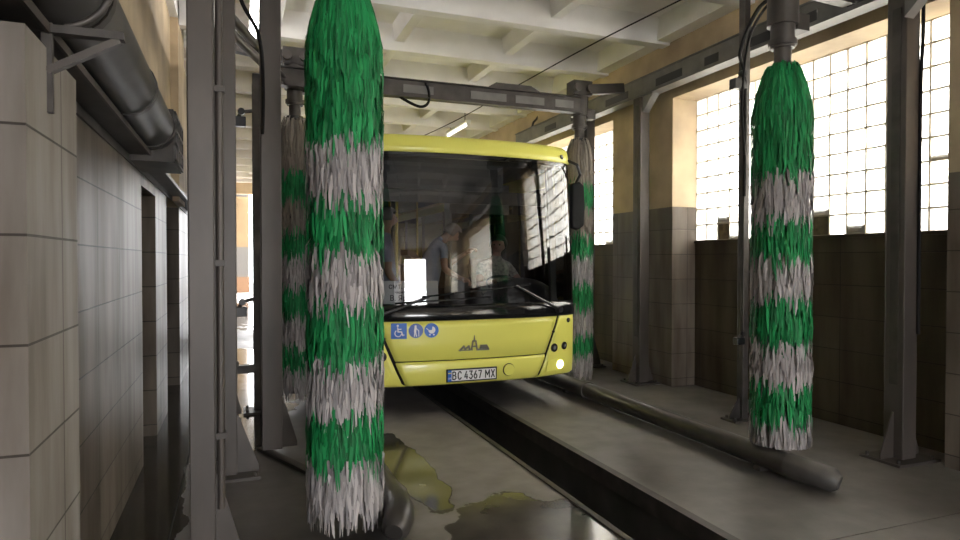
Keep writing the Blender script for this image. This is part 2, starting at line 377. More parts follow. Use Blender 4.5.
# ceiling of ribbed concrete panels
c = MB()
c.box(-1.3, 5.75, Y0, Y1, ZC, 4.75, 'ceil')
RIBS = [5.32 + 1.4 * k for k in range(-10, 14)]
for y in RIBS:
    poly = [(-0.13, ZC), (-0.075, ZB), (0.075, ZB), (0.13, ZC)]
    c.prism(poly, (-0.9, y, 0), (0, 1, 0), (0, 0, 1), (1, 0, 0), 6.1, 'ceil')
for i, y in enumerate(RIBS[:-1]):
    for x in (0.45, 1.95, 3.45):
        poly = [(-0.10, ZC), (-0.06, ZC - 0.20), (0.06, ZC - 0.20), (0.10, ZC)]
        c.prism(poly, (x, y + 0.1, 0), (1, 0, 0), (0, 0, 1), (0, 1, 0), 1.2, 'ceil')
for x0, x1 in ((-0.9, -0.60), (4.85, 5.1)):
    c.box(x0, x1, Y0, Y1, ZB + 0.03, ZC, 'ceil')
struct(c, 'ceiling', fix=True)

# glass block windows
def block_window(n, a, b, broken):
    g = MB(); bl = MB(); db = MB()
    nx = round((b - a) / 0.193); nz = 9; dx = (b - a) / nx; dz = (HEAD - SILL) / nz; j = 0.0075
    for i in range(nx + 1): y = a + i * dx; g.box(XG + 0.012, XG + 0.075, max(a, y - j), min(b, y + j), SILL, HEAD, 'mortar')
    for k in range(nz + 1): z = SILL + k * dz; g.box(XG + 0.010, XG + 0.077, a, b, max(SILL, z - j), min(HEAD, z + j), 'mortar')
    for i in range(nx):
        for k in range(nz):
            y0, y1 = a + i * dx + j, a + (i + 1) * dx - j; z0, z1 = SILL + k * dz + j, SILL + (k + 1) * dz - j
            if (i, k) in broken: 
                db.box(XG + 0.02, XG + 0.03, y0, y1, z0, z0 + (z1 - z0) * broken[(i, k)], 'dirtyblock')
                if broken[(i, k)] > 0.9: continue
            q = 0.018
            vs = [(XG, y0 + q, z0 + q), (XG, y1 - q, z0 + q), (XG, y1 - q, z1 - q), (XG, y0 + q, z1 - q),
                  (XG + 0.02, y0, z0), (XG + 0.02, y1, z0), (XG + 0.02, y1, z1), (XG + 0.02, y0, z1),
                  (XG + 0.08, y0, z0), (XG + 0.08, y1, z0), (XG + 0.08, y1, z1), (XG + 0.08, y0, z1)]
            bl.add(vs, [(3, 2, 1, 0), (0, 1, 5, 4), (1, 2, 6, 5), (2, 3, 7, 6), (3, 0, 4, 7), (8, 9, 10, 11)], 'block')
    o = struct(g, f'window_{n}')
    bl.build('glass_pane', o)
    if db.v: tag(db.build('dirty_pane', o), 'dirty and cracked glass blocks')
for n, (a, b) in enumerate(WIN):
    br = {}
    if n == 2: br = {(14, 0): 1.0, (14, 1): 0.4, (7, 0): 1.0, (7, 1): 0.3, (5, 0): 0.45, (8, 2): 0.2, (13, 0): 0.25, (0, 1): 0.35, (1, 3): .2}
    if n == 3: br = {(3, 0): 0.3, (1, 1): 0.2}
    block_window(n + 1, a, b, br)

# yard behind the far doorway and before the near one
y_ = MB(); y_.box(-14, 16, Y1, 46, -0.3, -0.005, 'outground'); y_.box(-14, 16, -22, Y0, -0.3, -0.005, 'outground'); y_.box(5.75, 16, Y0, Y1, -0.3, -0.005, 'outground')
struct(y_, 'ground_outside')
b_ = thing('yard_building', 'ochre rendered building with grey dado seen through the far doorway', 'building', (-4, 33, 0))
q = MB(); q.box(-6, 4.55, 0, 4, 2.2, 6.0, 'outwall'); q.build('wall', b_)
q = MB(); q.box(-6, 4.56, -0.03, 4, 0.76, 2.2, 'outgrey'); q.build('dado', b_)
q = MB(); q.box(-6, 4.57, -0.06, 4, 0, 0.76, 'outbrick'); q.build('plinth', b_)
q = MB(); q.box(-6.2, 4.75, -0.3, 4.2, 6.0, 6.2, 'steel_dark'); q.build('roof', b_)
q = MB(); q.box(-6, 4.5, -7.6, -0.3, 4.6, 4.8, 'outgrey'); q.build('added_sky_blocker', b_)  # added slab that keeps sky light off the building front
q = MB(); q.box(-6, -5.8, -7.6, 0, 0, 4.6, 'outwall'); q.build('added_light_screen', b_)  # added wall that closes off sky light from the left

# ================================================================ steel frame of the bus wash
def post(x, y, wx, wy, h, label, m='steel', gus='lr', gw=0.17, gh=0.45, plate=(0.42, 0.36), conduit=None, extra=None, z0=0.0):
    o = thing('steel_post', label, 'post', (x, y, 0), 'steel posts of the bus wash')
    b = MB(); t = 0.012
    b.box(-wx / 2, wx / 2, -wy / 2, wy / 2, 0.02, h, m)
    b.build('shaft', o, bev=0.006)
    q = MB(); q.box(-wx / 2 - 0.004, -wx / 2, -wy * 0.22, wy * 0.22, 0.6, h - 0.1, 'steel_dark'); q.box(wx / 2, wx / 2 + 0.004, -wy * 0.22, wy * 0.22, 0.6, h - 0.1, 'steel_dark'); q.build('web_channel', o)
    if plate:
        q = MB(); q.box(-plate[0] / 2, plate[0] / 2, -plate[1] / 2, plate[1] / 2, 0, 0.02, m); pl = q.build('base_plate', o)
        for sx in (-1, 1):
            for sy in (-1, 1):
                q = MB(); q.tube([(sx * (plate[0] / 2 - 0.04), sy * (plate[1] / 2 - 0.04), 0.02), (sx * (plate[0] / 2 - 0.04), sy * (plate[1] / 2 - 0.04), 0.045)], 0.014, 'steel_dark', 6); q.build('bolt', pl)
    for s, ch in ((-1, 'l'), (1, 'r')):
        if ch in gus:
            q = MB(); q.prism([(0, 0), (gw, 0), (gw, 0.04), (0.01, gh), (0, gh)], (s * wx / 2, -0.005, 0.02), (s, 0, 0), (0, 0, 1), (0, 1, 0), 0.012, m); q.build('gusset', o)
    if conduit:
        for (cx, cy, r) in conduit:
            q = MB(); q.tube([(cx, cy, 0.35), (cx, cy, h - 0.05)], r, m, 8)
            cd = q.build('conduit', o)
            for zz in (0.7, 1.55, 2.4, 3.1):
                q = MB(); q.box(cx - r - 0.006, cx + r + 0.006, cy - r - 0.006, cy + r + 0.006, zz, zz + 0.03, 'steel_dark'); q.build('clamp', cd)
    return o
aL = post(-0.160, 3.42, 0.115, 0.15, 3.645, 'near left steel post, widest in view, with a clamped conduit up its side', gus='r', gw=0.14, gh=0.5, conduit=[(0.083, -0.02, 0.018)])
mL = post(-0.055, 5.0, 0.10, 0.12, 4.2, 'thin steel post just right of the near left post with triangular foot plate', gus='r', gw=0.15, gh=0.42, plate=(0.42, 0.3))
cL = post(0.265, 5.56, 0.16, 0.12, 4.2, 'left steel post standing beside the nearest brush on a diagonal foot bar', gus='r', gw=0.12, gh=0.42, plate=None)
q = MB(); q.bar((-0.09, 0.06, 0.012), (0.29, -0.85, 0.012), 0.07, 0.024, 'steel_dark'); q.build('foot_bar', cL)
bL = post(-0.14, 6.9, 0.15, 0.15, 3.645, 'left steel post farther back in line behind the thin post', gus='r', gw=0.1, gh=0.4, plate=(0.3, 0.3))
aR = post(4.915, 3.55, 0.15, 0.16, 3.645, 'right foreground steel post on a diamond seen base plate before the window', gus='lr', gw=0.14, gh=0.36, plate=(0.46, 0.34), conduit=[(0.098, 0.03, 0.02)])
bR = post(4.85, 6.95, 0.14, 0.16, 3.645, 'steel post in front of the wall pier between the two windows', gus='lr', gw=0.115, gh=0.34, plate=(0.38, 0.34))
mR = post(4.66, 4.97, 0.07, 0.08, 4.2, 'slim steel post directly behind the right foreground brush', m='steel_dark', gus='l', gw=0.12, gh=0.2, plate=(0.36, 0.2))
fR = post(4.86, 8.3, 0.14, 0.16, 3.645, 'dark steel post half hidden behind the rear right brush', m='steel_dark', gus='r', gw=0.15, gh=0.5)
kL = post(0.20, 7.05, 0.085, 0.10, 3.5, 'dark narrow steel post with switch boxes left of the rear left brush', m='steel_dark', gus='r', gw=0.1, gh=0.4, plate=(0.29, 0.3))

# switch boxes and arms on posts
def switch_box(x, y, z, arm_to, label, s=1.0):
    o = thing('switch_box', label, 'switch', (x, y, z), 'limit switches on the posts')
    q = MB(); q.box(-0.075 * s, 0.075 * s, -0.045 * s, 0.045 * s, -0.05 * s, 0.05 * s, 'black'); q.build('housing', o, bev=0.008)
    q = MB(); q.tube([(0, 0, 0.04 * s), (0.03 * s, 0, 0.1 * s), (arm_to[0] - x, arm_to[1] - y, 0.13 * s)], 0.02 * s, 'steel_dark', 8); q.build('arm', o)
    q = MB(); q.disc((0.03 * s, 0, 0.1 * s), (0, -1, 0), 0.035 * s, 0.05 * s, 'black', 12); q.build('roller', o)
    return o
switch_box(0.02, 7.0, 2.99, (0.18, 7.03), 'black switch box high on the narrow left post')
switch_box(0.02, 7.0, 1.05, (0.18, 7.03), 'black switch box low on the narrow left post')
switch_box(4.55, 4.93, 3.28, (4.64, 4.96), 'black switch box high beside the right foreground brush')
switch_box(4.58, 4.93, 0.79, (4.64, 4.96), 'black switch box low on the slim post behind the right brush', 0.7)

def rail(x, y0, y1, label, slots):
    o = thing('overhead_rail', label, 'rail', (x, y0, 3.66), 'overhead rails along the wash bay')
    L = y1 - y0
    q = MB(); q.box(-0.01, 0.01, 0, L, 0, 0.24, 'rail'); q.build('web', o)
    q = MB(); q.box(-0.09, 0.075, 0, L, -0.012, 0.0, 'rail'); q.build('lower_flange', o)
    q = MB(); q.box(-0.03, 0.03, 0, L, 0.24, 0.252, 'rail'); q.build('upper_flange', o)
    for a, b in slots:
        q = MB(); q.box(-0.014 if x > 2 else 0.0, 0.0 if x > 2 else 0.014, a - y0, b - y0, 0.06, 0.155, 'black'); q.build('slot', o)
    return o
rail(4.86, -2.0, 10.9, 'slotted overhead steel rail along the window side', [(y, y + l) for y, l in ((1.6, .6), (2.7, .5), (3.7, .3), (4.3, .9), (5.55, .22), (6.15, .5), (7.25, .55), (8.3, .5), (9.3, .4))])
rail(-0.25, -2.0, 8.0, 'overhead steel rail along the left wall above the posts', [(4, 4.5), (6, 6.5)])
for x, y, s, lb in ((4.86, 6.95, -1, 'white lit corner bracket under the overhead rail at the pier post'), (4.86, 3.55, -1, 'corner bracket under the overhead rail at the foreground post')):
    o = MB(); o.prism([(0.08, 0), (0.30, 0), (0.08, -0.2)], (x - 0.05, y, 3.648), (0, -1, 0), (0, 0, 1), (1, 0, 0), 0.1, 'rail'); tag(o.build('corner_bracket'), lb, 'bracket')

def crossbeam(y, z, label):
    o = thing('crossbeam', label, 'beam', (0.0, y, z), 'crossbeams over the bay')
    q = MB(); q.box(0.27, 4.00, -0.012, 0.012, -0.09, 0.09, 'steel_dark'); q.box(0.27, 4.0, -0.06, 0.06, 0.09, 0.10, 'steel_dark'); q.box(0.27, 4.0, -0.06, 0.06, -0.10, -0.09, 'steel_dark'); q.build('girder', o)
    q = MB(); q.prism([(2.75, 0.1), (2.85, 0.16), (3.3, 0.16), (3.42, 0.1)], (0, -0.06, 0), (1, 0, 0), (0, 0, 1), (0, 1, 0), 0.12, 'steel_dark'); q.build('splice_plate', o)
    for a, b in ((1.75, 2.1), (2.55, 3.0), (3.12, 3.5), (0.9, 1.4), (3.65, 3.9)):
        q = MB(); q.box(a, b, -0.018, -0.012, -0.045, 0.045, 'rail'); q.build('cover_plate', o)
    return o
crossbeam(7.03, 3.50, 'dark steel crossbeam spanning above the bus roof')

# ---------------------------------------------------------------- brushes
def bristles(z1, z0, ztop, rad, m, seed, per=50, step=0.026, name='bristle_band', parent=None, zmin=0.05, dome=0.40):
    rnd = random.Random(seed); b = MB(); k = b.mi(m); z = z1
    while z > z0:
        d = ztop - z
        for i in range(per):
            a = rnd.uniform(0, 2 * math.pi); zz = z + rnd.uniform(-0.02, 0.02)
            ln = rnd.uniform(0.15, 0.29)
            if d < 0.22: ln += 0.22 * (1 - d / 0.22)
            wdt = rnd.uniform(0.0045, 0.0085); tw = rnd.uniform(-0.5, 0.5)
            rmax = rad * rnd.uniform(0.78, 1.08); fl = rnd.uniform(-0.12, 0.12)
            pts = []
            for s, rr, dz in ((0, 0.25, 0), (0.22, 0.72, 0.05), (0.55, 0.97, 0.45), (0.82, 1.0, 0.78), (1.0, 0.99, 1.0)):
                zc = zz - dz * ln
                r = rmax * rr
                dd = max(0.0, ztop - zc)
                r = min(r, rad * (0.42 + 0.60 * min(1, (dd / dome)) ** 0.65) * rnd.uniform(0.97, 1.03))
                pts.append((r, a + fl * s * s, max(zmin + 0.05 * abs(fl), zc)))
            base = len(b.v)
            for s, (r, aa, zc) in enumerate(pts):
                wk = wdt * (1.0, 1.1, 1.15, 0.9, 0.35)[s]
                cx, cy = math.cos(aa), math.sin(aa); tx, ty = -cy, cx
                ox, oy = tx + cx * tw, ty + cy * tw
                b.v.append((r * cx - ox * wk, r * cy - oy * wk, zc)); b.v.append((r * cx + ox * wk, r * cy + oy * wk, zc))
            for s in range(4):
                q = base + 2 * s; b.f.append([q, q + 1, q + 3, q + 2]); b.m.append(k); b.sm.append(True)
        z -= step
    return b.build(name, parent)

def brush(x, y, rad, bands, ztop, shaft_top, label, seed, per=50, zmin=0.05, dome=0.40):
    o = thing('wash_brush', label, 'brush', (x, y, 0), 'rotating wash brushes')
    q = MB(); q.tube([(0, 0, zmin + 0.08), (0, 0, ztop - 0.03)], [0.09, 0.09], 'core', 12); q.build('core', o)
    q = MB(); q.tube([(0, 0, ztop - 0.1), (0, 0, shaft_top)], 0.062, 'steel_dark', 14); q.build('shaft', o)
    for i, (a, b_, m) in enumerate(bands):
        bo = bristles(a, b_, ztop, rad, m, seed + i, per, parent=o, zmin=zmin, dome=dome)
        bo['label'] = ('green' if m == 'green' else 'grey') + ' bristle band'
    m_ = MB(); m_.tube([(0, 0, shaft_top - 0.12), (0, 0, shaft_top + 0.05)], 0.085, 'steel_dark', 16); m_.tube([(0, 0, shaft_top + 0.05), (0, 0, shaft_top + 0.3)], 0.11, 'steel_dark', 16)
    mo = m_.build('motor', o)
    q = MB(); q.box(0.08, 0.2, -0.06, 0.06, shaft_top + 0.02, shaft_top + 0.14, 'steel_dark'); q.build('terminal_box', mo)
    q = MB(); q.tube([(0, 0, shaft_top - 0.1), (0, 0, shaft_top - 0.06)], 0.10, 'steel_dark', 16); q.build('bearing_collar', o)
    return o
tops = lambda zt, sh: [(a - (sh if i else 0), b_ - (sh if i < 7 else 0), m) for i, (a, b_, m) in enumerate([(zt - 0.01, 2.43, 'green'), (2.41, 2.11, 'grey'), (2.09, 1.82, 'green'), (1.80, 1.52, 'grey'), (1.50, 1.195, 'green'), (1.18, 0.895, 'grey'), (0.88, 0.62, 'green'), (0.605, 0.26, 'grey')])]
rear = [(3.13, 2.66, 'olive'), (2.64, 2.36, 'green'), (2.34, 2.02, 'olive'), (2.0, 1.74, 'green'), (1.72, 1.42, 'grey'), (1.40, 1.10, 'green'), (1.08, 0.76, 'grey'), (0.74, 0.52, 'green'), (0.5, 0.28, 'grey')]
brush(0.585, 3.74, 0.215, tops(3.20, 0.06), 3.20, 3.40, 'big green and grey striped wash brush in the left foreground hiding the bus side', 11, 92)
brush(3.83, 3.70, 0.21, tops(3.06, 0.10), 3.06, 3.28, 'green and grey striped wash brush at the right in front of the bright window', 51, 84, zmin=0.20)
brush(4.10, 7.22, 0.175, rear, 3.15, 3.36, 'rear striped wash brush beside the bus, just behind its black mirror', 91, 58, dome=0.16)
brush(0.60, 7.26, 0.185, rear, 3.17, 3.38, 'dim rear wash brush half hidden behind the foreground brush', 131, 58, dome=0.16)

# brush carriers: arms and cables near the tops
def carrier(x, y, z, tx, ty, label):
    o = thing('brush_carrier', label, 'bracket', (x, y, z), 'carriers the brushes hang from')
    q = MB(); q.bar((0, 0, 0.0), (tx - x, ty - y, 0.08), 0.1, 0.12, 'steel_dark'); q.build('arm', o)
    q = MB(); q.box(-0.13, 0.13, -0.1, 0.1, -0.08, 0.10, 'steel_dark'); q.build('yoke', o)
    for s in (-1, 1):
        q = MB(); q.disc((s * 0.09, -0.10, 0.0), (0, -1, 0), 0.05, 0.05, 'steel', 14); q.build('wheel', o)
    return o
carrier(3.83, 3.70, 3.665, 4.74, 3.9, 'steel carrier above the right foreground brush')
carrier(4.10, 7.22, 3.745, 4.74, 7.22, 'steel carrier above the rear right brush')
carrier(0.60, 7.26, 3.765, -0.14, 7.26, 'steel carrier above the rear left brush')
carrier(0.585, 3.74, 3.785, -0.14, 3.7, 'steel carrier above the left foreground brush')

# floor guide pipes
def pipe(x, y0, y1, sgn, label):
    o = thing('guide_pipe', label, 'pipe', (x, 0, 0), 'floor guide pipes')
    q = MB(); q.tube([(0, y0, 0.11), (0, y1, 0.11)], 0.085, 'pipe', 16); q.build('pipe', o)
    q = MB(); pts = [(0, y0 + 0.02, 0.11), (sgn * 0.01, y0 - 0.10, 0.11), (sgn * 0.035, y0 - 0.20, 0.105), (sgn * 0.075, y0 - 0.28, 0.09), (sgn * 0.09, y0 - 0.31, 0.08)]
    q.tube(pts, [0.09, 0.09, 0.088, 0.08, 0.05], 'pipe_end' if sgn > 0 else 'pipe', 16); q.build('end_bend', o)
    for yy in (6.28, 9.9):
        q = MB(); q.tube([(0, yy, 0.11), (0, yy + 0.09, 0.11)], 0.097, 'pipe_end', 16); q.build('joint_collar', o)
    for yy in (y0 + 0.25, 6.7, 10.2):
        q = MB(); q.box(-0.05, 0.05, yy, yy + 0.07, 0.0, 0.05, 'steel_dark'); q.build('foot', o)
    return o
pipe(3.69, 3.45, 15, 1, 'long black guide pipe on the floor right of the pit under the right brush')
pipe(0.89, 3.75, 15, -1, 'guide pipe on the floor left of the bus ending under the left brush')

# ---------------------------------------------------------------- left wall services
o = thing('ventilation_duct', 'thick grey round duct running along the top of the left tiled wall', 'duct', (-0.53, 0, 2.47))
q = MB(); q.tube([(0, -6, 0), (0, 4.85, 0)], 0.145, 'duct', 24); q.build('pipe', o)
for yy in (2.45, 3.7, 4.7):
    q = MB(); q.tube([(0, yy, 0), (0, yy + 0.05, 0)], 0.152, 'steel_dark', 24); q.build('band', o)
q = MB(); q.box(-0.14, 0.13, 4.85, 5.5, -0.22, 0.14, 'steel_dark'); bx = q.build('outlet_box', o)
q = MB()
for a in range(5): q.box(0.13, 0.145, 4.86 + a * 0.155, 4.88 + a * 0.155, -0.21, 0.13, 'duct')
for a in range(4): q.box(0.13, 0.145, 4.86, 5.5, -0.21 + a * 0.106, -0.19 + a * 0.106, 'duct')
q.build('grille', bx)
o = thing('wall_tray', 'dark steel tray fixed along the left wall under the duct', 'tray', (XL, 0, 2.35))
q = MB(); q.box(0.0, 0.012, -6, 10.5, -0.11, 0.14, 'steel_dark'); q.build('back_plate', o)
q = MB(); q.box(0.012, 0.13, -6, 10.5, -0.06, -0.048, 'steel_dark'); q.build('bottom_plate', o)
q = MB(); q.bar((0.135, -6, -0.05), (0.135, 10.5, -0.05), 0.012, 0.03, 'steel'); q.build('lip', o)
def duct_bracket(y, label):
    o = thing('duct_bracket', label, 'bracket', (XL, y, 2.30), 'brackets that hold the duct')
    q = MB(); q.bar((0.13, 0, -0.26), (0.13, 0, 0.02), 0.03, 0.02, 'steel_dark'); q.build('upright', o)
    q = MB(); q.bar((0.02, 0, 0.0), (0.345, 0, 0.0), 0.04, 0.025, 'steel_dark'); q.build('arm', o)
    q = MB(); q.bar((0.13, 0, -0.13), (0.33, 0, -0.012), 0.03, 0.022, 'steel'); q.build('brace', o)
    q = MB(); q.tube([(0.15 + 0.158 * math.sin(t), 0, 0.17 - 0.158 * math.cos(t)) for t in [R(a) for a in range(10, 125, 8)]], 0.012, 'steel_dark', 8); q.build('strap', o)
duct_bracket(2.36, 'rusty triangular bracket holding the duct above the pilaster')

# ---------------------------------------------------------------- lights on the ceiling
def tube_lamp(x, y, z, label, L=1.25, lit=True):
    o = thing('fluorescent_lamp', label, 'lamp', (x, y, z), 'fluorescent lamps under the ceiling')
    q = MB(); q.box(-0.05, 0.05, -L / 2, L / 2, 0.03, 0.08, 'fixture'); q.build('housing', o)
    q = MB(); q.tube([(0, -L / 2 + 0.02, 0), (0, L / 2 - 0.02, 0)], 0.028, 'tube' if lit else 'tube_dim', 10); q.build('tube', o)
    for s in (-1, 1):
        q = MB(); q.box(-0.03, 0.03, s * (L / 2 - 0.015) - 0.015, s * (L / 2 - 0.015) + 0.015, -0.03, 0.03, 'fixture'); q.build('holder', o)
        q = MB(); q.tube([(0, s * L * 0.35, 0.08), (0, s * L * 0.35, ZC - z)], 0.008, 'steel', 6); q.build('hanger', o)
tube_lamp(0.19, 7.2, 4.13, 'lit fluorescent tube at the upper left between the posts', 1.3)
tube_lamp(4.05, 11.9, 4.12, lit=False, label='small fluorescent tube lamp on the ceiling above the bus')

# ---------------------------------------------------------------- cables
def cable(pts, r, label, sag=0.0):
    ps = []
    P = [Vector(p) for p in pts]
    for i in range(len(P) - 1):
        p0, p1, p2, p3 = P[max(i - 1, 0)], P[i], P[i + 1], P[min(i + 2, len(P) - 1)]
        for k in range(8):
            t = k / 8
            ps.append(0.5 * (2 * p1 + (p2 - p0) * t + (2 * p0 - 5 * p1 + 4 * p2 - p3) * t * t + (3 * p1 - p0 - 3 * p2 + p3) * t ** 3))
    ps.append(P[-1])
    q = MB(); q.tube(ps, r, 'cable', 6); return tag(q.build('cable'), label, 'cable', 'loose cables')
cable([(4.3, 4.9, 4.23), (4.0, 6.6, 4.16), (3.9, 8.6, 4.16), (3.75, 11.0, 4.12), (3.6, 14, 4.2)], 0.008, 'thin black cable strung under the ribbed ceiling towards the far end')
cable([(1.6, 7.1, 3.60), (1.95, 7.05, 3.60), (2.03, 7.0, 3.52), (2.03, 6.98, 3.36), (1.93, 6.98, 3.30), (1.75, 7.02, 3.38), (1.68, 7.1, 3.46)], 0.016, 'black cable loop hanging on the crossbeam over the bus')
cable([(0.0, 4.96, 4.1), (0.02, 4.9, 3.5), (0.16, 4.94, 3.2), (0.2, 5.3, 2.9), (0.2, 5.48, 2.6)], 0.014, 'black cable curving down between the left posts')
cable([(0.1, 5.0, 4.05), (0.16, 4.98, 3.98), (0.25, 5.2, 3.92), (0.36, 5.45, 4.05), (0.34, 5.5, 4.2)], 0.016, 'looped black cable at the upper left by the lit tube')
cable([(4.93, 3.4, 4.15), (4.95, 3.42, 3.7), (4.99, 3.45, 3.3), (4.985, 3.46, 2.8), (4.985, 3.46, 1.0)], 0.014, 'black cable running down the right foreground post')
cable([(3.95, 3.75, 3.6), (4.2, 4.3, 3.75), (4.45, 4.8, 3.55), (4.6, 4.9, 3.3), (4.62, 4.92, 2.2)], 0.018, 'dark cable drooping from the right brush motor to the slim post')
cable([(4.0, 3.8, 3.75), (4.3, 4.5, 3.62), (4.55, 4.88, 3.15), (4.6, 4.9, 2.6)], 0.012, 'second cable beside the right brush motor')
for i, (a, b, lb) in enumerate((((-0.1, 5.4, 3.55), (0.5, 7.1, 3.5), 'upper hydraulic strut between the left posts'), ((-0.1, 5.4, 3.42), (0.5, 7.1, 3.42), 'lower hydraulic strut between the left posts'))):
    o = thing('strut', lb, 'strut', a, 'struts between the left posts')
    v = Vector(b) - Vector(a)
    q = MB(); q.tube([(0, 0, 0), v * 0.6], 0.04, 'steel', 10); q.build('cylinder', o)
    q = MB(); q.tube([v * 0.6, v], 0.02, 'steel', 8); q.build('rod', o)
o = thing('light_arm', 'black box on an arm in front of the lit tube at the upper left', 'bracket', (-0.02, 5.05, 3.93))
q = MB(); q.box(0.0, 0.24, -0.05, 0.05, -0.03, 0.03, 'steel_dark'); q.build('arm', o)
q = MB(); q.box(0.15, 0.24, -0.07, 0.07, -0.08, 0.16, 'black'); q.build('box', o)
o = thing('bumper_arm', 'dark stub arm low on the narrow left post', 'bracket', (0.16, 6.99, 0.46))
q = MB(); q.box(-0.22, 0.0, -0.05, 0.05, -0.04, 0.04, 'steel_dark'); q.build('arm', o)
q = MB(); q.tube([(-0.2, 0, 0.0), (-0.2, 0, 0.08)], 0.055, 'black', 12); q.build('roller', o)
o = thing('pipe_hook', 'bent dark pipe standing above the bus roof near the far window', 'pipe', (4.95, 10.4, 3.66))
q = MB(); q.tube([(0, 0, 0), (0, 0, 0.30), (0.02, 0, 0.38), (0.08, 0, 0.44), (0.12, 0, 0.50)], 0.02, 'steel_dark', 8); q.build('pipe', o)

# ================================================================ the bus
BX, BY = 2.29, 6.12
bus = thing('city_bus', 'lime yellow low floor city bus standing over the pit with its headlamp on', 'bus', (BX, BY, 0))
A_, D_, PX, PY = 1.262, 0.25, 2.5, 1.3
def rake(z):
    if z < 1.0: return 0.02 + (1.0 - z) * 0.03
    if z < 2.67: return 0.02 + 0.13 * ((z - 1.0) / 1.67) ** 1.4
    return 0.15 + (z - 2.67) * 0.25
def tx(x): return math.degrees(math.asin(min(1, abs(x) / A_) ** (PX / 2))) * (1 if x >= 0 else -1)
def F(t, z, off=0.0):
    s = 1 if t >= 0 else -1; a = abs(t)
    if a <= 90:
        st, ct = math.sin(R(a)), max(0.0, math.cos(R(a)))
        x = (A_ + off) * st ** (2 / PX); dd = D_ + off
        y = -off + dd * (1 - ct ** (2 / PY)) + rake(z)
    else:
        k = (a - 90) / 30; x = A_ + off; y0 = D_ + rake(z); y = y0 + (0.8 - y0) * k
    return Vector((s * x, y, z))
def frame(x, z, off=0.0):
    t = tx(x); p = F(t, z, off); ux = (F(t + 1, z, off) - F(t - 1, z, off)).normalized()
    uz = (F(t, z + 0.02, off) - F(t, z - 0.02, off)).normalized(); n = ux.cross(uz).normalized()
    return p, ux, uz, n
def seam(z): return 0.74 + (z - 0.32) / 0.65 * 0.27
def lin(a, b, n): return [a + (b - a) * i / (n - 1) for i in range(n)]
def strip(name, xl, xr, rows, m, nt=21, solid=0.012):
    """surface patch between two x limits (functions of z) following the nose; rows = (z, off)"""
    b = MB()
    b.grid(lambda u, r: F(xl(r[0]) + (xr(r[0]) - xl(r[0])) * u, r[0], r[1]), lin(0, 1, nt), rows, m)
    return b.build(name, bus, solid=solid)
g = 0.016
ts = lambda z, d=0: tx(seam(z) + d)
strip('front_panel', lambda z: -ts(z, -g), lambda z: ts(z, -g), [(0.566, -0.008), (0.572, 0), (0.75, 0.004), (0.90, 0.002), (0.966, -0.002)], 'yellow')
strip('bumper', lambda z: -ts(z, -g), lambda z: ts(z, -g), [(0.30, -0.10), (0.312, -0.03), (0.335, 0.0), (0.45, 0.012), (0.53, 0.012), (0.555, 0.002), (0.56, -0.015)], 'yellow')
for s in (-1, 1):
    lo, hi = ((lambda z: ts(z, g)), (lambda z: 120.0)) if s > 0 else ((lambda z: -120.0), (lambda z: -ts(z, g)))
    strip('corner_panel', lo, hi, [(0.30, -0.10), (0.312, -0.03), (0.335, 0.0), (0.45, 0.004), (0.75, 0.004), (0.90, 0.002), (1.0, -0.004)], 'yellow', 31)
strip('front_frame', lambda z: -118.0, lambda z: 118.0, [(0.33, -0.03), (1.12, -0.03)], 'seam', 41)
strip('windscreen_cowl', lambda z: -119.0, lambda z: 119.0, [(0.962, -0.012), (0.972, 0.012), (1.03, 0.016), (1.06, 0.006), (1.13, 0.004)], 'gloss', 61)
strip('windscreen', lambda z: -96.0, lambda z: 96.0, [(1.12 + 1.57 * k / 14, 0.0) for k in range(15)], 'screen', 141, 0)
strip('windscreen_border', lambda z: -96.0, lambda z: 96.0, [(2.63, -0.008), (2.70, -0.008)], 'black', 61)
strip('roof_visor', lambda z: -120.0, lambda z: 120.0, [(2.672, 0.0), (2.677, 0.018), (2.74, 0.016), (2.80, 0.010), (2.84, -0.008), (2.862, -0.04), (2.878, -0.14), (2.89, -0.33)], 'yellow', 61)
for s in (-1, 1):
    b = MB(); b.grid(lambda t, z: F(s * t, z, -0.006), [93, 100, 110, 120], [1.10, 1.6, 2.1, 2.68], 'gloss', flip=s < 0); b.build('corner_pillar', bus, solid=0.02)
    b = MB(); b.bar(F(tx(s * 1.05), 1.12, -0.09), F(tx(s * 1.05), 2.62, -0.09), 0.07, 0.05, 'black'); b.build('inner_pillar', bus)

# sides, roof, rear
def side(s):
    L0, L1 = 0.8, 12.0
    b = MB(); x = s * 1.25
    b.box(min(x, x - s * 0.03), max(x, x - s * 0.03), L0, L1, 0.32, 1.0, 'yellow'); b.build('side_skirt', bus)
    b = MB(); b.box(min(x, x - s * 0.03), max(x, x - s * 0.03), L0, L1, 2.46, 2.80, 'yellow'); b.build('roof_side', bus)
    for k in range(8):
        y0 = 0.80 + k * 1.4; y1 = y0 + 1.4
        q = MB(); q.box(min(x - s * 0.02, x - s * 0.012), max(x - s * 0.02, x - s * 0.012), y0 + 0.03, y1 - 0.03, 1.0, 2.46, 'sideglass'); q.build('side_window', bus)
        q = MB(); q.box(min(x - s * .004, x - s * 0.05), max(x - s * .004, x - s * 0.05), y1 - 0.04, y1 + 0.04, 1.0, 2.46, 'gloss'); q.build('window_pillar', bus)
side(-1); side(1)
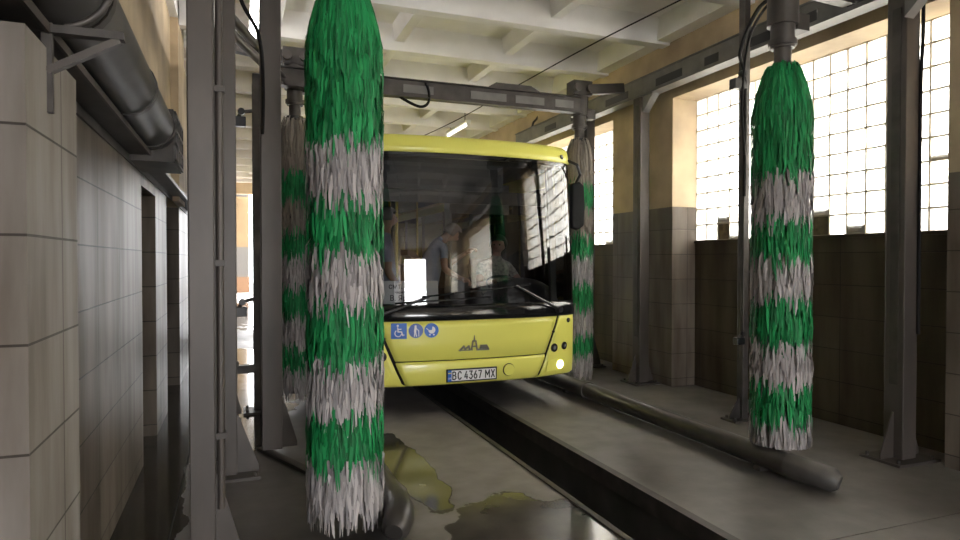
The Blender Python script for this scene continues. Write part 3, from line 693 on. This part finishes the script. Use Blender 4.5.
for y0, y1 in ((0.84, 2.06), (5.3, 6.6), (9.2, 10.4)):
    q = MB(); x = -1.262
    for a, c in ((y0, y0 + 0.05), ((y0 + y1) / 2 - 0.03, (y0 + y1) / 2 + 0.03), (y1 - 0.05, y1)): q.box(x, x + 0.01, a, c, 0.36, 2.46, 'gloss')
    q.box(x, x + 0.01, y0, y1, 0.36, 0.44, 'gloss'); q.box(x, x + 0.01, y0, y1, 2.38, 2.46, 'gloss'); d = q.build('passenger_door', bus)
    q = MB(); q.box(x + 0.002, x + 0.008, y0 + 0.05, y1 - 0.05, 0.44, 1.0, 'gloss'); q.build('door_pane', d)
b = MB(); b.prism([(-1.25, 2.78), (-1.2, 2.845), (-1.08, 2.88), (-0.8, 2.895), (0.8, 2.895), (1.08, 2.88), (1.2, 2.845), (1.25, 2.78), (1.2, 2.76), (-1.2, 2.76)], (0, 0.8, 0), (1, 0, 0), (0, 0, 1), (0, 1, 0), 11.2, 'yellow'); b.build('roof', bus, fix=True)
b = MB(); b.box(-0.8, 0.8, 2.6, 5.2, 2.895, 3.08, 'yellow'); b.build('roof_unit', bus, bev=0.05)
b = MB(); b.box(-1.25, 1.25, 12.0, 12.06, 0.32, 2.86, 'yellow'); b.build('rear_panel', bus)
b = MB(); b.box(-1.2, 1.2, 0.5, 12.0, 0.26, 0.36, 'interior'); b.build('cabin_floor', bus)
b = MB(); b.box(-1.2, 1.2, 0.62, 12.0, 2.64, 2.70, 'interior'); b.build('cabin_ceiling', bus)
for s in (-1, 1):
    for y in (2.75, 8.6):
        q = MB(); q.tube([(s * 0.97, y, 0.48), (s * 1.235, y, 0.48)], 0.48, 'rubber', 32); wh = q.build('wheel', bus)
        q = MB(); q.tube([(s * 1.235, y, 0.48), (s * 1.25, y, 0.48)], 0.27, 'steel', 24); q.tube([(s * 1.25, y, 0.48), (s * 1.27, y, 0.48)], 0.11, 'steel_dark', 16); q.build('hub', wh)
        q = MB(); q.tube([(s * 1.25, y, 0.48), (s * 1.252, y, 0.48)], 0.56, 'black', 32); q.build('wheel_arch', bus)
b = MB(); b.box(-1.0, 1.0, 0.55, 0.75, 0.22, 0.34, 'seam'); b.build('underrun_bar', bus)

# cabin
b = MB(); b.prism([(0.26, 0.5), (0.26, 1.10), (0.45, 1.16), (0.78, 1.10), (0.80, 0.5)], (-0.98, 0, 0), (0, 1, 0), (0, 0, 1), (1, 0, 0), 1.96, 'dash'); ds = b.build('dashboard', bus, bev=0.03, fix=True)
b = MB(); b.grid(lambda a, e: Vector((0.72 + 0.46 * math.cos(e) * math.cos(a), 0.52 + 0.30 * math.cos(e) * math.sin(a), 1.08 + 0.30 * math.sin(e))), lin(0, 2 * math.pi, 33), lin(0, math.pi / 2, 9), 'dash'); b.build('instrument_binnacle', ds)
b = MB(); c0 = Vector((0.70, 0.88, 1.28)); ax = Vector((0, -0.45, 0.9)).normalized(); e1 = Vector((1, 0, 0)); e2 = ax.cross(e1)
b.tube([c0 + (e1 * math.cos(t) + e2 * math.sin(t)) * 0.23 for t in lin(0, 2 * math.pi, 33)], 0.016, 'black', 8, False)
for k in range(3): b.tube([c0, c0 + (e1 * math.cos(k * 2.094 + .5) + e2 * math.sin(k * 2.094 + .5)) * 0.23], 0.012, 'black', 6)
sw = b.build('steering_wheel', bus)
b = MB(); b.tube([c0, (0.70, 0.72, 1.0)], 0.03, 'black', 8); b.build('column', sw)
def seat(x, y, name='passenger_seat', m='seat', z0=0.36):
    q = MB(); q.box(x - 0.22, x + 0.22, y - 0.2, y + 0.24, z0 + 0.40, z0 + 0.52, m); st = q.build(name, bus, bev=0.03)
    q = MB(); q.prism([(0.2, 0.46), (0.28, 0.46), (0.36, 1.12), (0.28, 1.12)], (x - 0.22, y, z0), (0, 1, 0), (0, 0, 1), (1, 0, 0), 0.44, m); q.build('seat_back', st, bev=0.03, fix=True)
    q = MB(); q.tube([(x, y, z0), (x, y, z0 + 0.4)], 0.05, 'black', 10); q.build('seat_leg', st)
seat(0.76, 1.42, 'driver_seat', z0=0.48)
for x in (-0.95, -0.5, 0.5, 0.95):
    for y in (4.4, 5.2, 7.4, 8.2): seat(x, y)
b = MB(); b.prism([(0, 0.36), (0.05, 0.36), (0.03, 1.3), (-0.02, 1.55), (-0.12, 1.68), (-0.2, 1.70), (-0.2, 1.64), (-0.1, 1.58), (-0.04, 1.3)], (-0.28, 0.95, 0), (1, 0, 0), (0, 0, 1), (0, 1, 0), 0.35, 'seat'); b.build('cab_partition', bus, fix=True)
b = MB(); b.box(0.28, 0.31, 1.75, 1.95, 0.36, 2.6, 'interior'); b.box(0.28, 1.2, 1.95, 1.98, 0.36, 1.3, 'interior'); b.box(0.28, 1.2, 1.95, 1.98, 2.2, 2.6, 'interior'); b.build('cab_wall', bus)
for x, y in ((-0.57, 1.1), (-0.36, 2.4), (-0.2, 3.6), (0.35, 3.6), (-0.5, 6.8), (0.5, 6.8)):
    q = MB(); q.tube([(x, y, 0.36), (x, y, 2.64)], 0.017, 'pole', 10); q.build('handrail', bus)
for x in (-0.55, 0.55):
    q = MB(); q.tube([(x, 2.4, 2.42), (x, 11, 2.42)], 0.016, 'pole', 8); q.build('handrail', bus)
b = MB(); b.box(-1.0, 0.42, 0.30, 0.42, 2.31, 2.60, 'interior'); dd = b.build('destination_display', bus, bev=0.01)
b = MB(); b.box(-0.93, 0.35, 0.292, 0.30, 2.36, 2.55, 'dash'); b.build('display_pane', dd)
b = MB(); b.box(-1.12, 1.12, 0.34, 0.37, 2.18, 2.32, 'black'); b.build('sun_blind', bus)
b = MB(); b.bar((-1.1, 0.36, 2.27), (1.1, 0.36, 2.27), 0.02, 0.02, 'interior'); b.build('blind_rail', bus)

# lamps, caps, wipers, mirrors
def lamp(x, z, r, m, lit=False, name='headlamp'):
    p, ux, uz, n = frame(x, z, 0.004)
    q = MB(); q.disc(p - n * 0.03, n, r, 0.036, 'black', 24); o = q.build(name, bus)
    q = MB(); q.disc(p + n * 0.004, n, r * 0.84, 0.006, 'chrome', 24); q.disc(p + n * 0.006, n, r * 0.66, 0.005, 'black', 20); q.disc(p + n * 0.009, n, r * 0.42, 0.005, m, 16); q.build('lens', o); return o
for s in (-1, 1):
    lamp(s * 0.95, 0.62, 0.047, 'lens'); lamp(s * 1.10, 0.63, 0.043, 'lens', name='fog_lamp')
    lamp(s * 1.16, 0.91, 0.026, 'lens', name='indicator_lamp')
    p, ux, uz, n = frame(s * 1.0, 0.435, 0.004)
    q = MB(); q.prism([(-0.16, -0.07), (0.12, -0.06), (0.15, 0.0), (0.12, 0.065), (-0.13, 0.05)], p - ux * 0.02, ux, uz, n, 0.006, 'yellow'); q.build('lamp_surround', bus, bev=0.002)
    p, ux, uz, n = frame(s * 1.03, 0.43, 0.008)
    q = MB(); q.disc(p, n, 0.044, 0.012, 'headlamp', 24); q.build('lit_headlamp', bus)
    p, ux, uz, n = frame(s * 1.13, 2.74, 0.016)
    q = MB(); q.disc(p - n * 0.01, n, 0.026, 0.018, 'black', 16); cl = q.build('clearance_lamp', bus); q = MB(); q.disc(p + n * 0.008, n, 0.016, 0.006, 'lens', 14); q.build('lens', cl)
    p, ux, uz, n = frame(s * 0.93, 0.80, 0.004)
    q = MB(); q.disc(p, n, 0.014, 0.012, 'black', 12); q.build('panel_lock', bus)
p, ux, uz, n = frame(0.365, 0.432, 0.012)
q = MB(); q.disc(p - n * 0.005, n, 0.066, 0.012, 'seam', 28); q.disc(p - n * 0.003, n, 0.060, 0.022, 'yellow', 28); q.build('tow_cap', bus, bev=0.003)

def wiper(pv, el, b0, b1):
    P = [frame(*k) for k in (pv, el, b0, b1)]
    pts = [a[0] + a[3] * h for a, h in zip(P, (0.05, 0.055, 0.035, 0.035))]
    w_ = MB(); w_.tube([P[0][0] - P[0][3] * 0.01, pts[0] + P[0][3] * 0.02], 0.035, 'black', 12); o = w_.build('wiper', bus)
    q = MB(); q.tube([pts[0], pts[0].lerp(pts[1], 0.35), pts[1]], [0.02, 0.014, 0.010], 'black', 8); q.build('wiper_arm', o)
    n_ = 12; xs = lin(b0[0], b1[0], n_); zs = lin(b0[1], b1[1], n_); bl = []
    for x, z in zip(xs, zs):
        a = frame(x, z); bl.append(a[0] + a[3] * 0.028)
    q = MB(); q.tube(bl, 0.009, 'rubber', 6); q.build('wiper_blade', o)
    q = MB(); q.tube([v + Vector((0, -0.016, 0)) for v in bl[3:9]], 0.008, 'black', 6); q.build('blade_bridge', o)
wiper((0.98, 1.04), (0.43, 1.31), (-0.56, 1.21), (0.60, 1.32))
wiper((-0.98, 1.03), (-0.50, 1.21), (-0.83, 1.15), (0.15, 1.20))

def mirror(s):
    o = MB(); y = 0.45; x = s * 1.40
    o.tube([F(s * 88, 2.72, 0.0), (s * 1.33, 0.30, 2.66), (s * 1.40, 0.36, 2.56), (x, y, 2.48)], 0.018, 'black', 10); a = o.build('mirror_arm', bus)
    q = MB(); pts = []
    prof = [(-0.07, -0.27), (0.02, -0.29), (0.09, -0.24), (0.10, 0.0), (0.09, 0.22), (0.03, 0.27), (-0.07, 0.24)]
    q.prism(prof, (x, y - 0.04, 2.22), (1, 0, 0), (0, 0, 1), (0, 1, 0), 0.09, 'rubber'); h = q.build('mirror_housing', bus, bev=0.02, fix=True)
    q = MB(); q.prism([(p[0] * 0.82, p[1] * 0.85) for p in prof], (x, y + 0.05, 2.22), (1, 0, 0), (0, 0, 1), (0, 1, 0), 0.004, 'chrome'); q.build('mirror_pane', h, fix=True)
mirror(1); mirror(-1)

# writing and marks
def text(body, size, o, ux, uy, n, m, name, parent, ext=0.0012, align='CENTER', width=None, bold=0.0):
    cu = bpy.data.curves.new(name, 'FONT'); cu.body = body; cu.size = size; cu.extrude = ext; cu.align_x = align; cu.align_y = 'CENTER'; cu.resolution_u = 3; cu.offset = bold; cu.space_character = 1.0 + 40 * bold
    t = bpy.data.objects.new(name, cu); C.objects.link(t)
    me = bpy.data.meshes.new_from_object(t.evaluated_get(bpy.context.evaluated_depsgraph_get()))
    bpy.data.objects.remove(t); bpy.data.curves.remove(cu)
    k = 1.0
    if width:
        xs = [v.co.x for v in me.vertices]; k = width / (max(xs) - min(xs))
    o = Vector(o); ux = Vector(ux); uy = Vector(uy); n = Vector(n)
    for v in me.vertices: v.co = o + ux * v.co.x * k + uy * v.co.y + n * v.co.z
    me.materials.clear(); me.materials.append(M[m])
    ob = bpy.data.objects.new(name, me); C.objects.link(ob); ob.parent = parent; return ob

p, ux, uz, n = frame(-0.045, 0.408, 0.012)
q = MB(); q.prism([(-0.275, -0.068), (0.275, -0.068), (0.275, 0.068), (-0.275, 0.068)], p, ux, uz, n, 0.012, 'black'); pl = q.build('number_plate', bus, bev=0.004)
q = MB(); q.prism([(-0.259, -0.053), (0.259, -0.053), (0.259, 0.053), (-0.259, 0.053)], p + n * 0.012, ux, uz, n, 0.002, 'white'); q.build('plate_face', pl)
q = MB(); q.prism([(-0.262, -0.056), (-0.222, -0.056), (-0.222, 0.056), (-0.262, 0.056)], p + n * 0.014, ux, uz, n, 0.001, 'blue'); q.build('country_band', pl)
q = MB(); q.prism([(-0.256, 0.022), (-0.228, 0.022), (-0.228, 0.032), (-0.256, 0.032)], p + n * 0.015, ux, uz, n, 0.0006, 'flagy'); q.prism([(-0.256, 0.032), (-0.228, 0.032), (-0.228, 0.042), (-0.256, 0.042)], p + n * 0.015, ux, uz, n, 0.0006, 'blue'); q.build('flag', pl)
text('UA', 0.026, p + n * 0.0155 - ux * 0.242 - uz * 0.026, ux, uz, n, 'white', 'country_letters', pl)
def fat(mb, pts, wd, o, ux, uy, n, t, m):
    """a stroke of even width in the plane (ux, uy)"""
    for a, b_ in zip(pts[:-1], pts[1:]):
        d = Vector((b_[0] - a[0], b_[1] - a[1])); L = d.length
        if L < 1e-6: continue
        d /= L; e = Vector((-d.y, d.x)) * wd / 2; a2 = Vector(a) - d * wd * 0.3; b2 = Vector(b_) + d * wd * 0.3
        mb.prism([tuple(a2 + e), tuple(a2 - e), tuple(b2 - e), tuple(b2 + e)], o, ux, uy, n, t, m)
def arc(cx, cy, r, a0, a1, k=14): return [(cx + r * math.cos(R(a)), cy + r * math.sin(R(a))) for a in lin(a0, a1, k)]
GL = dict(B=[[(0, 0), (0, 1), (.55, 1), (.85, .88), (.85, .65), (.55, .53), (0, .53)], [(.55, .53), (.95, .40), (.95, .12), (.6, 0), (0, 0)]], C=[[(.95, .8), (.7, 1), (.3, 1), (0, .75), (0, .25), (.3, 0), (.7, 0), (.95, .2)]],
          M=[[(0, 0), (0, 1), (.5, .35), (1, 1), (1, 0)]], X=[[(0, 0), (.95, 1)], [(0, 1), (.95, 0)]], k4=[[(.72, 0), (.72, .6)], [(.95, .25), (0, .25), (.6, 1)]],
          k3=[[(0, 1), (.85, 1), (.42, .58), (.8, .5), (.9, .25), (.65, 0), (.25, 0), (0, .15)]], k6=[[(.65, 1), (.1, .5), (0, .25), (.25, 0), (.65, 0), (.9, .25), (.75, .52), (.4, .58), (.12, .45)]], k7=[[(0, 1), (.9, 1), (.35, 0)]])
q = MB()
for ch, gx in zip(('B', 'C', 'k4', 'k3', 'k6', 'k7', 'M', 'X'), (-0.209, -0.152, -0.082, -0.030, 0.020, 0.069, 0.146, 0.211)):
    for st_ in GL[ch]: fat(q, [(gx + a * (0.034 if ch != 'M' else 0.042), -0.038 + b_ * 0.076) for a, b_ in st_], 0.0115, p + n * 0.0142, ux, uz, n, 0.0012, 'ink')
q.build('plate_characters', pl)
# maker's emblem: low letters with a tall spire
p, ux, uz, n = frame(-0.02, 0.715, 0.006); n_ = n
q = MB(); wd = 0.019
fat(q, [(-0.155, -0.055), (-0.115, -0.015), (-0.10, -0.045), (-0.06, -0.015), (-0.05, -0.055)], wd, p, ux, uz, n, 0.01, 'badge')
fat(q, [(-0.165, -0.055), (-0.02, -0.055)], 0.010, p, ux, uz, n, 0.01, 'badge')
fat(q, [(-0.03, -0.05), (-0.016, 0.035), (0.0, 0.035), (0.016, 0.035), (0.03, -0.05)], 0.016, p, ux, uz, n, 0.01, 'badge')
fat(q, [(-0.022, -0.02), (0.022, -0.02)], 0.014, p, ux, uz, n, 0.01, 'badge')
q.prism([(-0.010, 0.03), (0.010, 0.03), (0.002, 0.095), (-0.002, 0.095)], p, ux, uz, n, 0.01, 'badge')
fat(q, [(0.03, -0.055), (0.155, -0.055), (0.145, -0.035), (0.065, -0.035), (0.145, -0.035), (0.132, -0.015), (0.07, -0.015)], wd, p, ux, uz, n, 0.01, 'badge')
q.build('emblem', bus)
# three blue pictograms
p, ux, uz, n = frame(-0.79, 0.875, 0.006)
q = MB(); q.prism([(-0.078, -0.078), (0.078, -0.078), (0.078, 0.078), (-0.078, 0.078)], p, ux, uz, n, 0.002, 'blue'); o = q.build('wheelchair_sign', bus)
q = MB(); k = p + n * 0.002
q.disc(k + uz * 0.053 - ux * 0.012, n, 0.011, 0.001, 'white', 14)
fat(q, [(-0.012, 0.036), (-0.008, -0.008), (0.026, -0.008), (0.038, -0.044), (0.05, -0.04)], 0.012, k, ux, uz, n, 0.001, 'white'); fat(q, [(-0.01, 0.018), (0.022, 0.018)], 0.010, k, ux, uz, n, 0.001, 'white')
fat(q, arc(-0.006, -0.022, 0.033, 130, 345), 0.010, k, ux, uz, n, 0.001, 'white'); q.build('pictogram', o)
p, ux, uz, n = frame(-0.625, 0.875, 0.006)
q = MB(); q.disc(p, n, 0.073, 0.002, 'navy', 32); o = q.build('elderly_sign', bus)
q = MB(); k = p + n * 0.002; q.disc(k + uz * 0.045 - ux * 0.004, n, 0.011, 0.001, 'white', 14)
fat(q, [(-0.004, 0.03), (-0.008, -0.008)], 0.022, k, ux, uz, n, 0.001, 'white'); fat(q, [(-0.010, -0.01), (-0.014, -0.055)], 0.010, k, ux, uz, n, 0.001, 'white'); fat(q, [(-0.004, -0.01), (0.006, -0.055)], 0.010, k, ux, uz, n, 0.001, 'white')
fat(q, [(0.004, 0.022), (0.028, 0.0), (0.030, -0.055)], 0.006, k, ux, uz, n, 0.001, 'white'); q.build('pictogram', o)
p, ux, uz, n = frame(-0.47, 0.875, 0.006)
q = MB(); q.disc(p, n, 0.073, 0.002, 'blue', 32); o = q.build('pram_sign', bus)
q = MB(); k = p + n * 0.002
q.prism([(-0.032, 0.004)] + arc(0.004, 0.004, 0.036, 180, 360, 14) + arc(0.004, 0.004, 0.036, 0, 80, 6) + [(0.004, 0.004)], k, ux, uz, n, 0.001, 'white'); fat(q, [(-0.03, 0.004), (-0.05, 0.022)], 0.007, k, ux, uz, n, 0.001, 'white')
for sx in (-0.016, 0.024): q.disc(k + ux * sx - uz * 0.043, n, 0.009, 0.001, 'white', 12)
q.build('pictogram', o)

# route board leaning behind the windscreen
o = thing('route_board', 'grey route board lying behind the windscreen at the left', 'sign', (BX, BY, 0))
P0 = F(tx(-0.98), 1.14, -0.06); P1 = F(tx(-0.40), 1.14, -0.06); ux = (P1 - P0).normalized(); uz = Vector((0, 0.10, 1)).normalized(); n = ux.cross(uz)
L = (P1 - P0).length
q = MB(); q.prism([(0, 0), (L, 0), (L, 0.23), (0, 0.23)], P0 + Vector((0, 0, 0.0)), ux, uz, n, 0.004, 'paper'); q.build('board', o, fix=True)
for body, sz, xx, zz, wd in (('смт. Рудно', 0.075, 0.24, 0.175, 0.36), ('через', 0.032, 0.17, 0.115, 0.10), ('В. Ярош. С', 0.075, 0.25, 0.055, 0.36)):
    text(body, sz, P0 + ux * xx + uz * zz + n * 0.006, ux, uz, n, 'ink', 'lettering', o, width=wd, bold=0.001)

# ---------------------------------------------------------------- people in the bus
def person(label, J, look, shirt, hair_m, sleeve_skin=True):
    """one continuous skinned body from joints J (world space); look = unit facing direction of the face"""
    lk = Vector(look).normalized(); up = Vector((0, 0, 1)); up = (up - lk * up.dot(lk)).normalized(); sd = lk.cross(up)
    V = []; E = []; rad = []; seg = []
    def v(p, r): V.append(Vector(p)); rad.append(r); return len(V) - 1
    def e(a, b, m): E.append((a, b)); seg.append((a, b, m))
    pel = v(J['pelvis'], 0.165); ch0 = v(Vector(J['pelvis']).lerp(Vector(J['chest']), 0.5), 0.165); ch = v(J['chest'], 0.175); nb = v(J['neck'], 0.075)
    e(pel, ch0, 'shirt'); e(ch0, ch, 'shirt'); e(ch, nb, 'shirt')
    hc = Vector(J['head']); nk = v(Vector(J['neck']).lerp(hc, 0.45), 0.052); hm = v(hc, 0.093); ht = v(hc + up * 0.075 - lk * 0.012, 0.080); jw = v(hc - up * 0.075 + lk * 0.035, 0.052)
    e(nb, nk, 'skin'); e(nk, hm, 'skin'); e(hm, ht, 'skin'); e(hm, jw, 'skin')
    ns = v(hc + lk * 0.108 - up * 0.015, 0.014); e(hm, ns, 'skin')
    for s in (-1, 1): er = v(hc + sd * s * 0.092 - up * 0.01, 0.016); e(hm, er, 'skin')
    for s in 'LR':
        hip, kn, an, toe = (Vector(x) for x in J['leg' + s])
        a = v(hip, 0.095); b = v(kn, 0.062); c_ = v(an, 0.042); d = v(toe, 0.036)
        e(pel, a, 'leg'); e(a, b, 'leg'); e(b, c_, 'leg'); e(c_, d, 'shoe')
        sh, el, wr_, hd = (Vector(x) for x in J['arm' + s])
        a = v(sh, 0.062); b = v(el, 0.046); m_ = v(sh.lerp(el, 0.6), 0.054); c_ = v(wr_, 0.028); h = v(wr_.lerp(hd, 0.55), 0.036); d = v(hd, 0.030)
        e(ch, a, 'shirt'); e(a, m_, 'shirt'); e(m_, b, 'skin' if sleeve_skin else 'shirt'); e(b, c_, 'skin'); e(c_, h, 'skin'); e(h, d, 'skin')
        f_ = (hd - wr_).normalized(); sw_ = f_.cross(Vector((0, 0, 1))); sw_ = sw_.normalized() if sw_.length > 0.1 else Vector((1, 0, 0)); dn = f_.cross(sw_)
        for i, ln in enumerate((0.070, 0.080, 0.075, 0.058)):
            k = (i - 1.5) * 0.019; b0 = hd + sw_ * k; f1 = v(b0 + f_ * ln * 0.5, 0.0095); f2 = v(b0 + f_ * ln * 0.85 + dn * 0.028, 0.008); f3 = v(b0 + f_ * ln * 0.75 + dn * 0.055, 0.007)
            e(d, f1, 'skin'); e(f1, f2, 'skin'); e(f2, f3, 'skin')
        t1 = v(wr_.lerp(hd, 0.45) + sw_ * 0.045 + dn * 0.01, 0.011); t2 = v(wr_.lerp(hd, 0.95) + sw_ * 0.055 + dn * 0.035, 0.009); e(h, t1, 'skin'); e(t1, t2, 'skin')
    me = bpy.data.meshes.new('person'); me.from_pydata([tuple(x) for x in V], E, [])
    ob = bpy.data.objects.new('person', me); C.objects.link(ob)
    md = ob.modifiers.new('skin', 'SKIN'); md.use_smooth_shade = True
    for i, sv in enumerate(me.skin_vertices[0].data): sv.radius = (rad[i], rad[i]); sv.use_root = (i == 0)
    sb = ob.modifiers.new('sub', 'SUBSURF'); sb.levels = 1; sb.render_levels = 1
    bpy.context.view_layer.update()
    m2 = bpy.data.meshes.new_from_object(ob.evaluated_get(bpy.context.evaluated_depsgraph_get()))
    ob.modifiers.clear(); ob.data = m2; bpy.data.meshes.remove(me)
    mm = [M[shirt], M['skin'], M['trousers'], M['rubber']]; idx = {'shirt': 0, 'skin': 1, 'leg': 2, 'shoe': 3}
    m2.materials.clear()
    for x in mm: m2.materials.append(x)
    for pl_ in m2.polygons:
        best = None
        for a, b, k in seg:
            A, B = V[a], V[b]; d = B - A; t = max(0, min(1, (pl_.center - A).dot(d) / max(1e-9, d.length_squared)))
            q_ = (pl_.center - A - d * t).length - (rad[a] + (rad[b] - rad[a]) * t)
            if best is None or q_ < best[0]: best = (q_, k)
        pl_.material_index = idx[best[1]]; pl_.use_smooth = True
    tag(ob, label, 'person', 'people inside the bus')
    hb = MB()
    def hp(a, t):
        d = (lk * math.cos(a) * 1.03 + sd * math.sin(a)) * math.cos(t) + up * math.sin(t)
        return hc + up * 0.022 - lk * 0.014 + d * 0.107
    front = lambda a: 0.55 if abs(math.sin(a / 2)) < 0.45 else -0.35
    hb.grid(lambda a, f_: hp(a, front(a) + (math.pi / 2 - front(a)) * f_), lin(0, 2 * math.pi, 29), lin(0, 1, 8), hair_m); hb.build('hair', ob, solid=0.012)
    for s in (-1, 1):
        q = MB(); c2 = hc + lk * 0.088 + sd * s * 0.034 + up * 0.018
        q.disc(c2, lk, 0.011, 0.006, 'eye', 10); q.build('eye', ob)
    q = MB(); q.bar(hc + lk * 0.088 - up * 0.062 - sd * 0.022, hc + lk * 0.088 - up * 0.062 + sd * 0.022, 0.008, 0.006, 'seat'); q.build('mouth', ob)
    return ob
person('person in a pale blue shirt leaning forward and reaching out inside the bus',
       dict(pelvis=(2.24, 7.95, 1.25), chest=(2.33, 7.90, 1.69), neck=(2.45, 7.87, 1.82), head=(2.59, 7.82, 1.91),
            legL=((2.30, 8.05, 1.17), (2.34, 8.05, 0.78), (2.25, 8.07, 0.45), (2.42, 8.03, 0.40)), legR=((2.30, 7.84, 1.17), (2.36, 7.80, 0.78), (2.27, 7.80, 0.45), (2.44, 7.78, 0.40)),
            armL=((2.42, 8.08, 1.76), (2.58, 8.02, 1.50), (2.78, 7.90, 1.66), (2.86, 7.86, 1.71)), armR=((2.44, 7.70, 1.76), (2.40, 7.55, 1.46), (2.55, 7.42, 1.36), (2.63, 7.38, 1.33))),
       (0.75, -0.35, -0.6), 'bshirt', 'hair')
person('person in a patterned light shirt seated at the steering wheel',
       dict(pelvis=(3.05, 7.52, 1.12), chest=(3.05, 7.50, 1.42), neck=(3.05, 7.47, 1.60), head=(3.06, 7.42, 1.76),
            legL=((3.15, 7.48, 1.10), (3.18, 7.08, 1.10), (3.16, 7.02, 0.62), (3.16, 6.86, 0.56)), legR=((2.95, 7.48, 1.10), (2.90, 7.08, 1.10), (2.90, 7.02, 0.62), (2.90, 6.86, 0.56)),
            armL=((3.24, 7.50, 1.50), (3.32, 7.30, 1.28), (3.19, 7.08, 1.31), (3.17, 7.02, 1.33)), armR=((2.86, 7.50, 1.50), (2.76, 7.30, 1.28), (2.82, 7.10, 1.31), (2.82, 7.02, 1.33))),
       (-0.5, -0.85, -0.1), 'wshirt', 'dhair')
person('person in a lavender shirt standing by the front door behind the big brush',
       dict(pelvis=(1.52, 7.0, 1.27), chest=(1.52, 7.0, 1.62), neck=(1.53, 7.0, 1.84), head=(1.57, 6.98, 2.03),
            legL=((1.50, 7.10, 1.20), (1.52, 7.10, 0.80), (1.50, 7.10, 0.45), (1.64, 7.06, 0.40)), legR=((1.50, 6.90, 1.20), (1.52, 6.90, 0.80), (1.50, 6.90, 0.45), (1.64, 6.86, 0.40)),
            armL=((1.51, 7.19, 1.72), (1.52, 7.24, 1.44), (1.62, 7.18, 1.22), (1.66, 7.16, 1.15)), armR=((1.51, 6.81, 1.72), (1.52, 6.77, 1.44), (1.66, 6.76, 1.26), (1.72, 6.76, 1.20))),
       (0.95, -0.2, 0.0), 'gshirt', 'hair')
